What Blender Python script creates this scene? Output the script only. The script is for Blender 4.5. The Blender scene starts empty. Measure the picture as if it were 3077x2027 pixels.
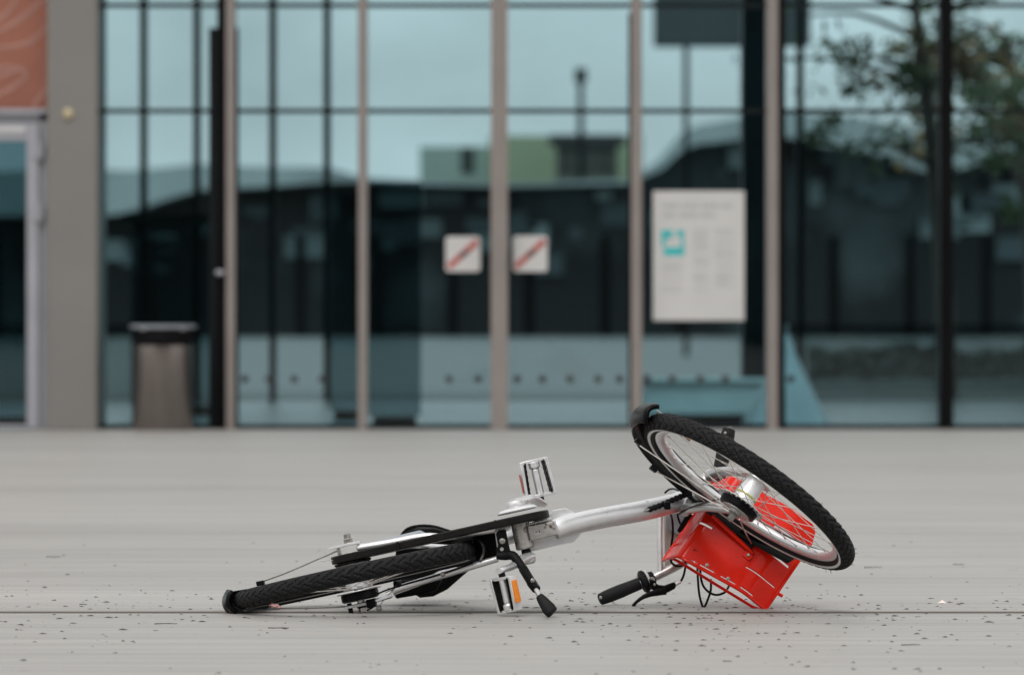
import bpy, bmesh, math, random
from mathutils import Vector as V, Matrix, noise as mnoise
R = math.radians
random.seed(7)
SC = bpy.context.scene
COL = SC.collection

# ------------------------------------------------------------------ camera, sky, sun, exposure
D = 14.341            # camera to bicycle
H = 0.7508            # camera height
S0 = 1192.0           # photo pixels per metre at the bicycle
cam = bpy.data.cameras.new('camera'); cam.lens = 200; cam.sensor_width = 36
cam.shift_y = -(1013.5 - 941) / 3077.0
cam.clip_end = 3000; cam.clip_start = 0.1
cam.dof.use_dof = True; cam.dof.focus_distance = D - 0.1; cam.dof.aperture_fstop = 5.2
camo = bpy.data.objects.new('camera', cam); COL.objects.link(camo)
camo.location = (0, -D, H); camo.rotation_euler = (R(90), 0, 0)
SC.camera = camo

W = bpy.data.worlds.new('World'); SC.world = W; W.use_nodes = True
nt = W.node_tree; nt.nodes.clear()
sky = nt.nodes.new('ShaderNodeTexSky'); sky.sky_type = 'NISHITA'; sky.sun_disc = False
SUN_EL, SUN_ROT = 52, 200
sky.sun_elevation = R(SUN_EL); sky.sun_rotation = R(SUN_ROT); sky.dust_density = 4.0; sky.air_density = 1.0
hs = nt.nodes.new('ShaderNodeHueSaturation'); hs.inputs['Saturation'].default_value = 0.22
bg = nt.nodes.new('ShaderNodeBackground'); bg.inputs['Strength'].default_value = 0.12
wo = nt.nodes.new('ShaderNodeOutputWorld')
# thin even cloud over the sky
gc = nt.nodes.new('ShaderNodeTexCoord'); cn = nt.nodes.new('ShaderNodeTexNoise'); cn.inputs['Scale'].default_value = 9.0; cn.inputs['Detail'].default_value = 5
cm = nt.nodes.new('ShaderNodeMapping'); cm.inputs['Scale'].default_value = (1, 1, 1.8); nt.links.new(gc.outputs['Generated'], cm.inputs[0]); nt.links.new(cm.outputs[0], cn.inputs['Vector'])
cr_ = nt.nodes.new('ShaderNodeMapRange'); cr_.inputs['From Min'].default_value = .3; cr_.inputs['From Max'].default_value = .7; cr_.inputs['To Min'].default_value = 4.0; cr_.inputs['To Max'].default_value = 7.6
nt.links.new(cn.outputs['Fac'], cr_.inputs['Value'])
cmx = nt.nodes.new('ShaderNodeMix'); cmx.data_type = 'RGBA'; cmx.inputs[0].default_value = .8
nt.links.new(sky.outputs[0], hs.inputs['Color']); nt.links.new(hs.outputs[0], cmx.inputs[6]); nt.links.new(cr_.outputs[0], cmx.inputs[7]); nt.links.new(cmx.outputs[2], bg.inputs[0]); nt.links.new(bg.outputs[0], wo.inputs[0])

sl = bpy.data.lights.new('sun', 'SUN'); sl.energy = .7; sl.angle = R(25); sl.color = (1, .97, .93)
so = bpy.data.objects.new('sun', sl); COL.objects.link(so)
# sun direction: azimuth of the Nishita sky (rotation measured clockwise from +Y)
az = R(SUN_ROT); sd = V((math.sin(az) * math.cos(R(SUN_EL)), math.cos(az) * math.cos(R(SUN_EL)), math.sin(R(SUN_EL))))
so.rotation_euler = sd.to_track_quat('Z', 'Y').to_euler()
SC.view_settings.view_transform = 'Standard'; SC.view_settings.look = 'None'
SC.view_settings.exposure = 0.60; SC.view_settings.gamma = 1.0
SC.cycles.max_bounces = 10; SC.cycles.transparent_max_bounces = 16; SC.cycles.caustics_reflective = False
SC.cycles.sample_clamp_indirect = 6

# ------------------------------------------------------------------ measuring helpers (photo pixel + distance -> metres)
def P(sx, sy, d=0.0):
    s = S0 * D / (D + d)
    return V(((sx - 1538.5) / s, d, H - (sy - 941) / s))
YF = 22.59                                     # glass front of the building
SF = S0 * D / (D + YF)
def FX(sx): return (sx - 1538.5) / SF
def FZ(sy): return H - (sy - 941) / SF

# ------------------------------------------------------------------ materials
def mat(name, col, rough=.5, metal=0., var=.12, scale=8., bump=0., bscale=60., spec=.5, coat=0., stretch=None, dirt=None, ior=1.5):
    m = bpy.data.materials.new(name); m.use_nodes = True; t = m.node_tree; n = t.nodes; L = t.links
    b = n['Principled BSDF']
    tc = n.new('ShaderNodeTexCoord'); src = tc.outputs['Object']
    if stretch:
        mp = n.new('ShaderNodeMapping'); mp.inputs['Scale'].default_value = stretch; L.new(src, mp.inputs[0]); src = mp.outputs[0]
    nz = n.new('ShaderNodeTexNoise'); nz.inputs['Scale'].default_value = scale; nz.inputs['Detail'].default_value = 5
    L.new(src, nz.inputs['Vector'])
    mr = n.new('ShaderNodeMapRange'); mr.inputs['From Min'].default_value = .3; mr.inputs['From Max'].default_value = .7
    mr.inputs['To Min'].default_value = 1 - var; mr.inputs['To Max'].default_value = 1 + var; L.new(nz.outputs['Fac'], mr.inputs['Value'])
    mx = n.new('ShaderNodeMix'); mx.data_type = 'RGBA'; mx.blend_type = 'MULTIPLY'; mx.inputs[0].default_value = 1
    mx.inputs[6].default_value = (*col, 1); L.new(mr.outputs[0], mx.inputs[7])
    out = mx.outputs[2]
    if dirt:
        dc, thr, dsc = dirt
        n2 = n.new('ShaderNodeTexNoise'); n2.inputs['Scale'].default_value = dsc; n2.inputs['Detail'].default_value = 8; L.new(tc.outputs['Object'], n2.inputs['Vector'])
        r2 = n.new('ShaderNodeMapRange'); r2.inputs['From Min'].default_value = thr; r2.inputs['From Max'].default_value = thr + .12; L.new(n2.outputs['Fac'], r2.inputs['Value'])
        m2 = n.new('ShaderNodeMix'); m2.data_type = 'RGBA'; L.new(r2.outputs[0], m2.inputs[0]); L.new(out, m2.inputs[6]); m2.inputs[7].default_value = (*dc, 1)
        out = m2.outputs[2]
    L.new(out, b.inputs['Base Color'])
    rr = n.new('ShaderNodeMapRange'); rr.inputs['From Min'].default_value = .3; rr.inputs['From Max'].default_value = .7
    rr.inputs['To Min'].default_value = max(.02, rough * .85); rr.inputs['To Max'].default_value = min(1, rough * 1.15)
    L.new(nz.outputs['Fac'], rr.inputs['Value']); L.new(rr.outputs[0], b.inputs['Roughness'])
    b.inputs['Metallic'].default_value = metal; b.inputs['Specular IOR Level'].default_value = spec
    b.inputs['IOR'].default_value = ior
    b.inputs['Coat Weight'].default_value = coat; b.inputs['Coat Roughness'].default_value = .08
    if bump:
        bz = n.new('ShaderNodeTexNoise'); bz.inputs['Scale'].default_value = bscale; bz.inputs['Detail'].default_value = 4; L.new(src, bz.inputs['Vector'])
        bp = n.new('ShaderNodeBump'); bp.inputs['Strength'].default_value = bump; bp.inputs['Distance'].default_value = .002
        L.new(bz.outputs['Fac'], bp.inputs['Height']); L.new(bp.outputs[0], b.inputs['Normal'])
    return m

MT = {}
MT['silver'] = mat('silver_paint', (.77, .77, .775), .37, .72, .05, 30, .08, 900, dirt=((.30, .27, .25), .66, 70))
MT['alu'] = mat('bare_aluminium', (.55, .54, .53), .38, .9, .10, 60, .1, 500)
MT['polish'] = mat('polished_aluminium', (.78, .78, .78), .36, .75, .06, 40, .05, 300)
MT['grimy'] = mat('grimy_metal', (.42, .40, .38), .45, .75, .16, 50, .15, 400, dirt=((.07, .045, .03), .55, 55))
MT['rubber'] = mat('tyre_rubber', (.010, .010, .0105), .62, 0, .25, 40, .3, 500, .5, ior=1.28)
MT['blackplastic'] = mat('black_plastic', (.0025, .0025, .003), .30, 0, .2, 40, .12, 400, .5, ior=1.22)
MT['matteblack'] = mat('matte_black', (.004, .004, .0045), .55, 0, .25, 40, .2, 300, .5, ior=1.25)
MT['caseblack'] = mat('chain_case_black', (.0055, .005, .0046), .42, 0, .35, 60, .2, 200, .5, ior=1.28)
MT['greyplastic'] = mat('grey_plastic', (.29, .31, .34), .45, 0, .08, 30, .1, 300)
MT['red'] = mat('red_enamel', (.74, .015, .003), .17, 0, .08, 14, .35, 22, .5, .0, None, ((.22, .006, .003), .66, 70), 1.33)
MT['steel'] = mat('steel', (.34, .325, .30), .3, .95, .12, 100, 0)
MT['spoke'] = mat('spoke_steel', (.62, .58, .54), .3, .9, .1, 100, 0)
MT['orange'] = mat('orange_reflector', (.85, .25, .01), .25, 0, .15, 300, .4, 800)
MT['stripe'] = mat('reflective_stripe', (.62, .62, .60), .4, 0, .1, 40)
MT['white'] = mat('white_sheet', (.53, .52, .505), .5, 0, .03, 4)
MT['signred'] = mat('sign_red', (.42, .10, .085), .5, 0, .1, 20)
MT['signgrey'] = mat('sign_print_grey', (.42, .42, .415), .6, 0, .05, 20)
MT['signdark'] = mat('sign_print_dark', (.035, .04, .042), .6, 0, .1, 20)
MT['teal'] = mat('teal_print', (.02, .42, .42), .5, 0, .08, 20)
MT['tan'] = mat('mullion_taupe', (.235, .205, .188), .45, .1, .05, 3, .05, 60)
MT['pillar'] = mat('pillar_grey', (.185, .177, .163), .6, 0, .05, 2, .1, 80)
MT['blackmetal'] = mat('black_metal', (.003, .003, .0035), .5, 0, .2, 5, 0, 60, .08)
MT['bar'] = mat('dark_glazing_bar', (.007, .010, .011), .5, 0, .15, 5, 0, 60, .12)
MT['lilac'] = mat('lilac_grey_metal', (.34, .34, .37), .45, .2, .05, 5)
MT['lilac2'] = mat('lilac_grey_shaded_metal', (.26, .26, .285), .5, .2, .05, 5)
MT['brushed'] = mat('brushed_steel', (.25, .222, .208), .14, 1., .1, 30, .1, 80, stretch=(1, 1, .05))
MT['brass'] = mat('brass', (.46, .38, .24), .4, .6, .1, 20)
MT['banner'] = mat('banner_orange', (.27, .098, .062), .6, 0, .18, 1.2)
MT['bannerl'] = mat('banner_pale_stroke', (.33, .16, .125), .6, 0, .15, 6)
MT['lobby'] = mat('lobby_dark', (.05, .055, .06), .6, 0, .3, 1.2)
MT['lobbyfl'] = mat('lobby_floor', (.12, .13, .135), .3, 0, .2, 1.5)
MT['paleblue'] = mat('pale_blue_fabric', (.82, .88, .92), .6, 0, .12, 4)
MT['cyan'] = mat('pale_cyan_panel', (.84, .88, .88), .5, 0, .15, 2)
MT['darkboard'] = mat('dark_board', (.035, .045, .05), .5, 0, .25, .4)
MT['fascia'] = mat('concrete_fascia', (.30, .34, .345), .7, 0, .22, .35)
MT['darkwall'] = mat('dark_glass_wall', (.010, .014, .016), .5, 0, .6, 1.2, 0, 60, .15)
MT['yhouse'] = mat('yellow_green_render', (.29, .33, .215), .7, 0, .08, .4)
MT['phouse'] = mat('pale_green_render', (.30, .36, .32), .7, 0, .08, .4)
MT['rooftile'] = mat('dark_roof', (.035, .035, .04), .6, 0, .25, 1)
MT['window'] = mat('dark_window', (.03, .035, .03), .2, 0, .3, 1)
MT['bark'] = mat('bark', (.10, .085, .07), .8, 0, .3, 12, .6, 30)
MT['leaf'] = mat('leaves', (.075, .125, .045), .6, 0, .45, 2.2)
MT['leafo'] = mat('autumn_leaves', (.20, .12, .035), .6, 0, .4, 2.2)
MT['hedge'] = mat('hedge_leaves', (.025, .04, .022), .6, 0, .4, 3)
MT['debris'] = mat('debris_brown', (.055, .042, .034), .8, 0, .5, 30)
MT['pink'] = mat('petal_pink', (.50, .27, .25), .6, 0, .35, 160)
MT['petal'] = mat('petal_white', (.78, .66, .62), .6, 0, .2, 90)
MT['slot'] = mat('slot_bottom', (.06, .045, .033), .8, 0, .4, 20)
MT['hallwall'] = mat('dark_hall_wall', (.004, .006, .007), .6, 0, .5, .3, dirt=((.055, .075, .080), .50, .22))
MT['lightbar'] = mat('pale_teal_bar', (.30, .36, .37), .5, 0, .1, 3)
MT['plaza'] = mat('far_plaza_paving', (.165, .17, .17), .7, 0, .2, .3)
MT['housegrey'] = mat('dark_house_wall', (.09, .095, .08), .7, 0, .2, .5)
MT['earth'] = mat('far_ground', (.20, .20, .19), .8, 0, .15, .05)
MT['valve'] = mat('valve_brass', (.32, .2, .1), .4, .6, .1, 20)

def deck_mat():
    m = bpy.data.materials.new('deck'); m.use_nodes = True; t = m.node_tree; n = t.nodes; L = t.links; b = n['Principled BSDF']
    tc = n.new('ShaderNodeTexCoord')
    def nz(scl, sc, det, rough=.6):
        mp = n.new('ShaderNodeMapping'); mp.inputs['Scale'].default_value = scl; L.new(tc.outputs['Object'], mp.inputs[0])
        z = n.new('ShaderNodeTexNoise'); z.inputs['Scale'].default_value = sc; z.inputs['Detail'].default_value = det; z.inputs['Roughness'].default_value = rough
        L.new(mp.outputs[0], z.inputs['Vector']); return z.outputs['Fac']
    def rng(x, a, bb, c, d):
        r = n.new('ShaderNodeMapRange'); r.inputs['From Min'].default_value = a; r.inputs['From Max'].default_value = bb
        r.inputs['To Min'].default_value = c; r.inputs['To Max'].default_value = d; L.new(x, r.inputs['Value']); return r.outputs[0]
    def mul(a, bb):
        x = n.new('ShaderNodeMath'); x.operation = 'MULTIPLY'; L.new(a, x.inputs[0]); L.new(bb, x.inputs[1]); return x.outputs[0]
    broad = rng(nz((.35, 1.1, 1), .8, 5), .3, .7, .90, 1.08)
    streak = rng(nz((.5, 14, 1), 1.0, 6), .3, .7, .88, 1.09)
    fine = rng(nz((.22, 42, 1), 1.0, 5), .3, .7, .88, 1.07)
    crack = rng(nz((.9, 34, 1), 1.3, 3, .5), .27, .34, .72, 1.0)
    spots = rng(nz((14, 9, 1), 1.0, 3), .26, .33, .72, 1.0)
    sx_ = n.new('ShaderNodeSeparateXYZ'); L.new(tc.outputs['Object'], sx_.inputs[0])
    wv = n.new('ShaderNodeMath'); wv.operation = 'PINGPONG'; wv.inputs[1].default_value = .155; L.new(sx_.outputs['Y'], wv.inputs[0])
    seam = rng(wv.outputs[0], .006, .016, .80, 1.0)
    smask = rng(nz((.5, 5, 1), 1.0, 3), .42, .62, 0, 1)
    sm = n.new('ShaderNodeMix'); sm.data_type = 'FLOAT'; L.new(smask, sm.inputs[0]); sm.inputs[2].default_value = 1; L.new(seam, sm.inputs[3])
    k = mul(mul(mul(mul(broad, streak), mul(fine, crack)), spots), sm.outputs[0])
    mx = n.new('ShaderNodeMix'); mx.data_type = 'RGBA'; mx.blend_type = 'MULTIPLY'; mx.inputs[0].default_value = 1
    mx.inputs[6].default_value = (.370, .355, .334, 1); L.new(k, mx.inputs[7]); L.new(mx.outputs[2], b.inputs['Base Color'])
    L.new(rng(nz((1, 12, 1), 1.2, 4), .3, .7, .40, .58), b.inputs['Roughness'])
    bp = n.new('ShaderNodeBump'); bp.inputs['Strength'].default_value = .25; bp.inputs['Distance'].default_value = .002
    L.new(nz((3, 90, 1), 1, 4), bp.inputs['Height']); L.new(bp.outputs[0], b.inputs['Normal'])
    b.inputs['Specular IOR Level'].default_value = .14
    return m
MT['deck'] = deck_mat()

def glass_mat():
    m = bpy.data.materials.new('teal_glass'); m.use_nodes = True; t = m.node_tree; n = t.nodes; L = t.links
    n.remove(n['Principled BSDF']); o = n['Material Output']
    g = n.new('ShaderNodeBsdfGlossy'); g.inputs['Color'].default_value = (1, 1, 1, 1); g.inputs['Roughness'].default_value = .012
    tr = n.new('ShaderNodeBsdfTransparent'); tr.inputs['Color'].default_value = (.672, .805, .830, 1)
    mx = n.new('ShaderNodeMixShader'); mx.inputs[0].default_value = .018
    L.new(tr.outputs[0], mx.inputs[1]); L.new(g.outputs[0], mx.inputs[2]); L.new(mx.outputs[0], o.inputs[0])
    tc = n.new('ShaderNodeTexCoord'); mp = n.new('ShaderNodeMapping'); mp.inputs['Scale'].default_value = (1.2, 1, .8); L.new(tc.outputs['Object'], mp.inputs[0])
    z = n.new('ShaderNodeTexNoise'); z.inputs['Scale'].default_value = 1.1; z.inputs['Detail'].default_value = 1; L.new(mp.outputs[0], z.inputs['Vector'])
    bp = n.new('ShaderNodeBump'); bp.inputs['Strength'].default_value = .5; bp.inputs['Distance'].default_value = .004
    L.new(z.outputs['Fac'], bp.inputs['Height']); L.new(bp.outputs[0], g.inputs['Normal'])
    return m
MT['glass'] = glass_mat()
dg = MT['glass'].copy(); dg.name = 'smoked_glass'; dg.node_tree.nodes['Transparent BSDF'].inputs['Color'].default_value = (.62, .66, .66, 1); MT['darkglass'] = dg
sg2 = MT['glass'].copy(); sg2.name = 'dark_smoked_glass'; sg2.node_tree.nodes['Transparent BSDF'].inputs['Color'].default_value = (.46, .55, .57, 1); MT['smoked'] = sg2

# ------------------------------------------------------------------ mesh building
class MB:
    def __init__(s): s.v = []; s.f = []
    def add(s, vs, fs):
        o = len(s.v); s.v += [V(x) for x in vs]; s.f += [[i + o for i in q] for q in fs]; return s
    def box(s, lo, hi):
        x0, y0, z0 = lo; x1, y1, z1 = hi
        return s.add([(x0, y0, z0), (x1, y0, z0), (x1, y1, z0), (x0, y1, z0), (x0, y0, z1), (x1, y0, z1), (x1, y1, z1), (x0, y1, z1)],
                     [(0, 3, 2, 1), (4, 5, 6, 7), (0, 1, 5, 4), (1, 2, 6, 5), (2, 3, 7, 6), (3, 0, 4, 7)])
    def obox(s, c, A, B, C):                      # centre + three half-axis vectors, edges chamfered a little
        c = V(c); A = V(A); B = V(B); C = V(C)
        k = [c + i * A + j * B + h * C for h in (-1, 1) for (i, j) in ((-1, -1), (1, -1), (1, 1), (-1, 1))]
        return s.add(k, [(0, 3, 2, 1), (4, 5, 6, 7), (0, 1, 5, 4), (1, 2, 6, 5), (2, 3, 7, 6), (3, 0, 4, 7)])
    def tube(s, pts, r, n=12, up=None, rr=None, cap=True, sub=0):
        pts = [V(p) for p in pts]
        rs = r if isinstance(r, (list, tuple)) else [r] * len(pts)
        r2 = rr if isinstance(rr, (list, tuple)) else ([rr] * len(pts) if rr else rs)
        if sub:
            q = []; qa = []; qb = []
            for i in range(len(pts) - 1):
                p0 = pts[max(i - 1, 0)]; p1 = pts[i]; p2 = pts[i + 1]; p3 = pts[min(i + 2, len(pts) - 1)]
                for k in range(sub):
                    t = k / sub
                    q.append(.5 * ((2 * p1) + (p2 - p0) * t + (2 * p0 - 5 * p1 + 4 * p2 - p3) * t * t + (3 * p1 - p0 - 3 * p2 + p3) * t ** 3))
                    qa.append(rs[i] + (rs[i + 1] - rs[i]) * t); qb.append(r2[i] + (r2[i + 1] - r2[i]) * t)
            q.append(pts[-1]); qa.append(rs[-1]); qb.append(r2[-1]); pts, rs, r2 = q, qa, qb
        vs = []; N = len(pts); prev = None
        for i, p in enumerate(pts):
            t = (pts[min(i + 1, N - 1)] - pts[max(i - 1, 0)]).normalized()
            if up is not None: a = V(up)
            elif prev is not None: a = prev
            else: a = V((0, 0, 1)) if abs(t.z) < .9 else V((1, 0, 0))
            a = (a - t * a.dot(t)).normalized(); b = t.cross(a); prev = a
            for k in range(n):
                an = 2 * math.pi * k / n
                vs.append(p + a * math.cos(an) * rs[i] + b * math.sin(an) * r2[i])
        fs = [(i * n + k, i * n + (k + 1) % n, (i + 1) * n + (k + 1) % n, (i + 1) * n + k) for i in range(N - 1) for k in range(n)]
        if cap: fs += [tuple(range(n))[::-1], tuple(range((N - 1) * n, N * n))]
        return s.add(vs, fs)
    def lathe(s, c, ax, prof, n=32):              # prof: (distance along axis, radius)
        c = V(c); ax = V(ax).normalized(); a = V((0, 0, 1)) if abs(ax.z) < .9 else V((1, 0, 0))
        a = (a - ax * a.dot(ax)).normalized(); b = ax.cross(a); vs = []
        for (t, r) in prof:
            for k in range(n):
                an = 2 * math.pi * k / n; vs.append(c + ax * t + (a * math.cos(an) + b * math.sin(an)) * max(r, 1e-5))
        m = len(prof)
        fs = [(i * n + k, i * n + (k + 1) % n, (i + 1) * n + (k + 1) % n, (i + 1) * n + k) for i in range(m - 1) for k in range(n)]
        fs += [tuple(range(n))[::-1], tuple(range((m - 1) * n, m * n))]
        return s.add(vs, fs)
    def cyl(s, p, q, r, n=20, bev=None):
        p = V(p); q = V(q); L = (q - p).length; e = bev if bev is not None else min(r * .15, L * .2)
        return s.lathe(p, q - p, [(0, r - e), (e, r), (L - e, r), (L, r - e)], n)
    def prism(s, poly, off):
        poly = [V(p) for p in poly]; off = V(off); n = len(poly)
        return s.add(poly + [p + off for p in poly], [tuple(range(n))[::-1], tuple(range(n, 2 * n))] + [(i, (i + 1) % n, (i + 1) % n + n, i + n) for i in range(n)])
    def ring(s, c, ax, prof, n=96, e0=None, a0=0., a1=2 * math.pi):   # prof: closed list of (axial, radius) swept round the axis
        c = V(c); ax = V(ax).normalized(); a = V(e0); a = (a - ax * a.dot(ax)).normalized(); b = ax.cross(a)
        full = abs(a1 - a0 - 2 * math.pi) < 1e-6; m = len(prof); K = n if full else n + 1; vs = []
        for k in range(K):
            an = a0 + (a1 - a0) * k / n; d = a * math.cos(an) + b * math.sin(an)
            for (t, r) in prof: vs.append(c + ax * t + d * r)
        fs = [(k * m + i, k * m + (i + 1) % m, ((k + 1) % K) * m + (i + 1) % m, ((k + 1) % K) * m + i) for k in range(n) for i in range(m)]
        if not full: fs += [tuple(range(m))[::-1], tuple(range((K - 1) * m, K * m))]
        return s.add(vs, fs)
    def build(s, name, m, parent=None, smooth=35, bevel=0, solid=0):
        c = sum(s.v, V()) / max(1, len(s.v))
        me = bpy.data.meshes.new(name); me.from_pydata([v - c for v in s.v], [], s.f)
        bm = bmesh.new(); bm.from_mesh(me); bmesh.ops.recalc_face_normals(bm, faces=bm.faces); bm.to_mesh(me); bm.free()
        me.materials.append(MT[m] if isinstance(m, str) else m)
        if smooth:
            me.polygons.foreach_set('use_smooth', [True] * len(me.polygons)); me.set_sharp_from_angle(angle=R(smooth))
        o = bpy.data.objects.new(name, me); COL.objects.link(o)
        WL[o.name] = c
        if parent: o.parent = parent; o.location = c - WL[parent.name]
        else: o.location = c
        if solid:
            md = o.modifiers.new('thickness', 'SOLIDIFY'); md.thickness = solid; md.offset = 0
        if bevel:
            md = o.modifiers.new('edge', 'BEVEL'); md.width = bevel; md.segments = 2; md.limit_method = 'ANGLE'; md.angle_limit = R(40)
        return o
WL = {}
def thing(name, label, cat, loc, group=None):
    o = bpy.data.objects.new(name, None); COL.objects.link(o); o.location = V(loc); WL[o.name] = V(loc)
    o.empty_display_size = .1; tag(o, label, cat, group); return o
def tag(o, label, cat, group=None):
    o['label'] = label; o['category'] = cat
    if group: o['group'] = group
    return o
def kind(o, k): o['kind'] = k; return o

# ================================================================== the ground
kind(MB().box((-400, -500, -.5), (400, 500, -.12)).build('ground', 'earth', smooth=0), 'structure')
dk = MB()
XL = 60
edges = [(-170, -46.5), (-46.48, -41.35), (-41.33, -36.2), (-36.18, -31.0), (-30.98, -25.85), (-25.83, -20.7), (-20.68, -15.52), (-15.50, -10.36), (-10.34, -5.2), (-5.18, -.085), (.06, 5.12), (5.19, 10.31), (10.36, 15.48), (15.53, 20.6), (20.64, YF - .04)]
for (a, b_) in edges: dk.box((-XL, a, -.06), (XL, b_, 0))
kind(dk.build('deck', 'deck', smooth=0, bevel=.003), 'structure')
kind(MB().box((-XL, -170, -.115), (XL, YF - .05, -.004)).build('drain_slot_bed', 'slot', smooth=0), 'structure')

# crumbs of dirt, bark and dry leaf on the deck
db = MB(); rd = random.Random(3)
def chip(x, y, r, hgt, el):
    an = rd.random() * 6.28; n = rd.choice((3, 4, 5)); pts = []
    for k in range(n):
        q = an + 6.283 * k / n + rd.uniform(-.4, .4); rr = r * rd.uniform(.5, 1.2)
        pts.append((x + math.cos(q) * rr * el, y + math.sin(q) * rr, .0008))
    top = (x + rd.uniform(-.4, .4) * r, y + rd.uniform(-.4, .4) * r, hgt)
    db.add(pts + [top], [(k, (k + 1) % n, n) for k in range(n)])
for i in range(8000):
    y = rd.gauss(-.1, .9) if rd.random() < .55 else (rd.gauss(0, .18) if rd.random() < .3 else rd.uniform(-2.8, 4.5)); x = rd.uniform(-2.6, 2.6) * (1 + y / 14)
    if -.095 < y < .07: continue
    if mnoise.noise(V((x * .9, y * .5, 3))) < rd.uniform(-.6, .35): continue
    b_ = rd.random() ** 4.5
    chip(x, y, (.0011 + .0062 * b_) / (1 + max(0, y) * .12), (.0008 + .0030 * b_), rd.uniform(1, 2.2))
for i in range(20):                                   # thin twigs and pine needles lying flat
    y = rd.uniform(-2.2, 3.5); x = rd.uniform(-1.9, 1.9); L_ = rd.uniform(.015, .06); an = rd.uniform(-.35, .35) + rd.choice((0, 0, math.pi / 2 * rd.random()))
    if -.12 < y < .12: continue
    q = [(x + math.cos(an) * L_ * (t - .5), y + math.sin(an) * L_ * (t - .5) + rd.uniform(-.003, .003), .0015 + rd.uniform(0, .001)) for t in (0, .33, .66, 1)]
    db.tube(q, [.0012, .001, .001, .0006], 5)
o = db.build('deck_debris', 'debris', smooth=0); kind(o, 'stuff'); tag(o, 'dark crumbs of dirt, bark and twigs scattered over the grey deck', 'debris')

# ================================================================== the glass building
bld = thing('glass_building', 'glass fronted building with taupe mullions and teal panes behind the lying bicycle', 'building', (0, YF, 0))
TOP = 6.2
FB = YF                                             # face line of the frames
MB().box((FX(150), YF - .22, 0), (FX(300), YF + .6, TOP)).build('pillar', 'pillar', bld, bevel=.01)
pil = bpy.data.objects['pillar']
MB().lathe((FX(213), YF - .222, FZ(347)), (0, -1, 0), [(0, .034), (.012, .034), (.016, .025)], 20).build('cap', 'brass', pil)
def mullion(x0, x1, m='tan', dy=(.10, .12)):
    return MB().box((FX(x0), YF - dy[0], 0), (FX(x1), YF + dy[1], TOP)).build('mullion', m, bld, bevel=.004)
for (a, b_) in ((681, 708), (1077, 1104), (1475, 1526), (1896, 1928), (2303, 2336)): mullion(a, b_)
for (a, b_) in ((654, 680.6), (2336.5, 2358), (2822, 2862)): mullion(a, b_, 'blackmetal', (.07, .12))
for i in range(1, 9):
    mullion(2862 + 430 * i, 2862 + 430 * i + 30)
    if i > 1: mullion(-430 * i, -430 * i + 30)
xs = [300, 654, 708, 1077, 1104, 1475, 1526, 1896, 1928, 2303, 2358, 2822, 2862, 3292]
bays = [(300, 654), (708, 1077), (1104, 1475), (1526, 1896), (1928, 2303), (2358, 2822), (2862, 3292)]
for i in range(1, 8): bays.append((2862 + 430 * i + 30, 2862 + 430 * (i + 1)))
for i in range(2, 8): bays.append((-430 * (i + 1) + 30, -430 * i))
bays.append((-830, -300))
panes = []
for (a, b_) in bays:
    p = MB().box((FX(a) + .002, YF + .02, .0), (FX(b_) - .002, YF + .032, TOP)).build('glass_pane', 'glass', bld, smooth=0); panes.append(p)
    for sy in (334, 17):
        MB().box((FX(a), YF - .03, FZ(sy) - .014), (FX(b_), YF + .018, FZ(sy) + .014)).build('transom', 'bar', bld, smooth=0)
    MB().box((FX(a), YF - .03, FZ(17) + 1.3), (FX(b_), YF + .018, FZ(17) + 1.34)).build('transom', 'bar', bld, smooth=0)
    MB().box((FX(a), YF - .035, 0.0005), (FX(b_), YF + .018, .03)).build('threshold', 'bar', bld, smooth=0)
# dark inner reveals beside the mullions of the left bays
MB().box((FX(628), YF - .02, .031), (FX(652), YF + .018, FZ(85))).build('reveal', 'bar', bld, smooth=0)
MB().box((FX(709), YF - .02, .031), (FX(717), YF + .018, FZ(85))).build('reveal', 'bar', bld, smooth=0)
MB().box((FX(1888), YF - .02, .031), (FX(1895.5), YF + .018, FZ(40))).build('reveal', 'blackmetal', bld, smooth=0)
# safety dots stuck to the panes
for pi, xd in ((1, (735, 807, 884, 968)), (2, (1349, 1437)), (3, (1554, 1630, 1713, 1797, 1862)), (4, (1945, 2020, 2105, 2180)), (5, (2377,))):
    for x in xd:
        MB().lathe((FX(x), YF + .0195, FZ(1138)), (0, -1, 0), [(0, .026), (.0015, .026), (.002, .025)], 20).build('safety_dot', 'signdark', panes[pi])
# door handle on the black post
hd = MB().cyl((FX(661), YF - .13, FZ(820)), (FX(661), YF - .07, FZ(820)), .02).cyl((FX(652), YF - .13, FZ(820)), (FX(676), YF - .13, FZ(820)), .014)
hd.build('door_handle', 'lilac', bld)
# roof, interior
MB().box((-24, YF - .5, TOP), (24, YF + 12, TOP + .5)).build('roof', 'fascia', bld, smooth=0)
MB().box((-24, YF + .15, -.05), (24, YF + 12, -.002)).build('interior_floor', 'lobbyfl', bld, smooth=0)
for x in (432, 592, 820, 983, 2404):
    q = P(x, 941, YF + 11.9); MB().box((q.x - .03, YF + 11.85, -.001), (q.x + .03, YF + 11.95, TOP - .002)).build('rear_mullion', 'bar', bld, smooth=0)
for (x0, x1) in ((-500, 600), (2345, 3500)):
    q, q2 = P(x0, 941, YF + 11.9), P(x1, 941, YF + 11.9)
    MB().box((q.x, YF + 11.88, -.001), (q2.x, YF + 11.90, .66)).build('rear_dimming_pane', 'darkglass', bld, smooth=0)  # tinted band added to darken the paving seen through the low rear
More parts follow.
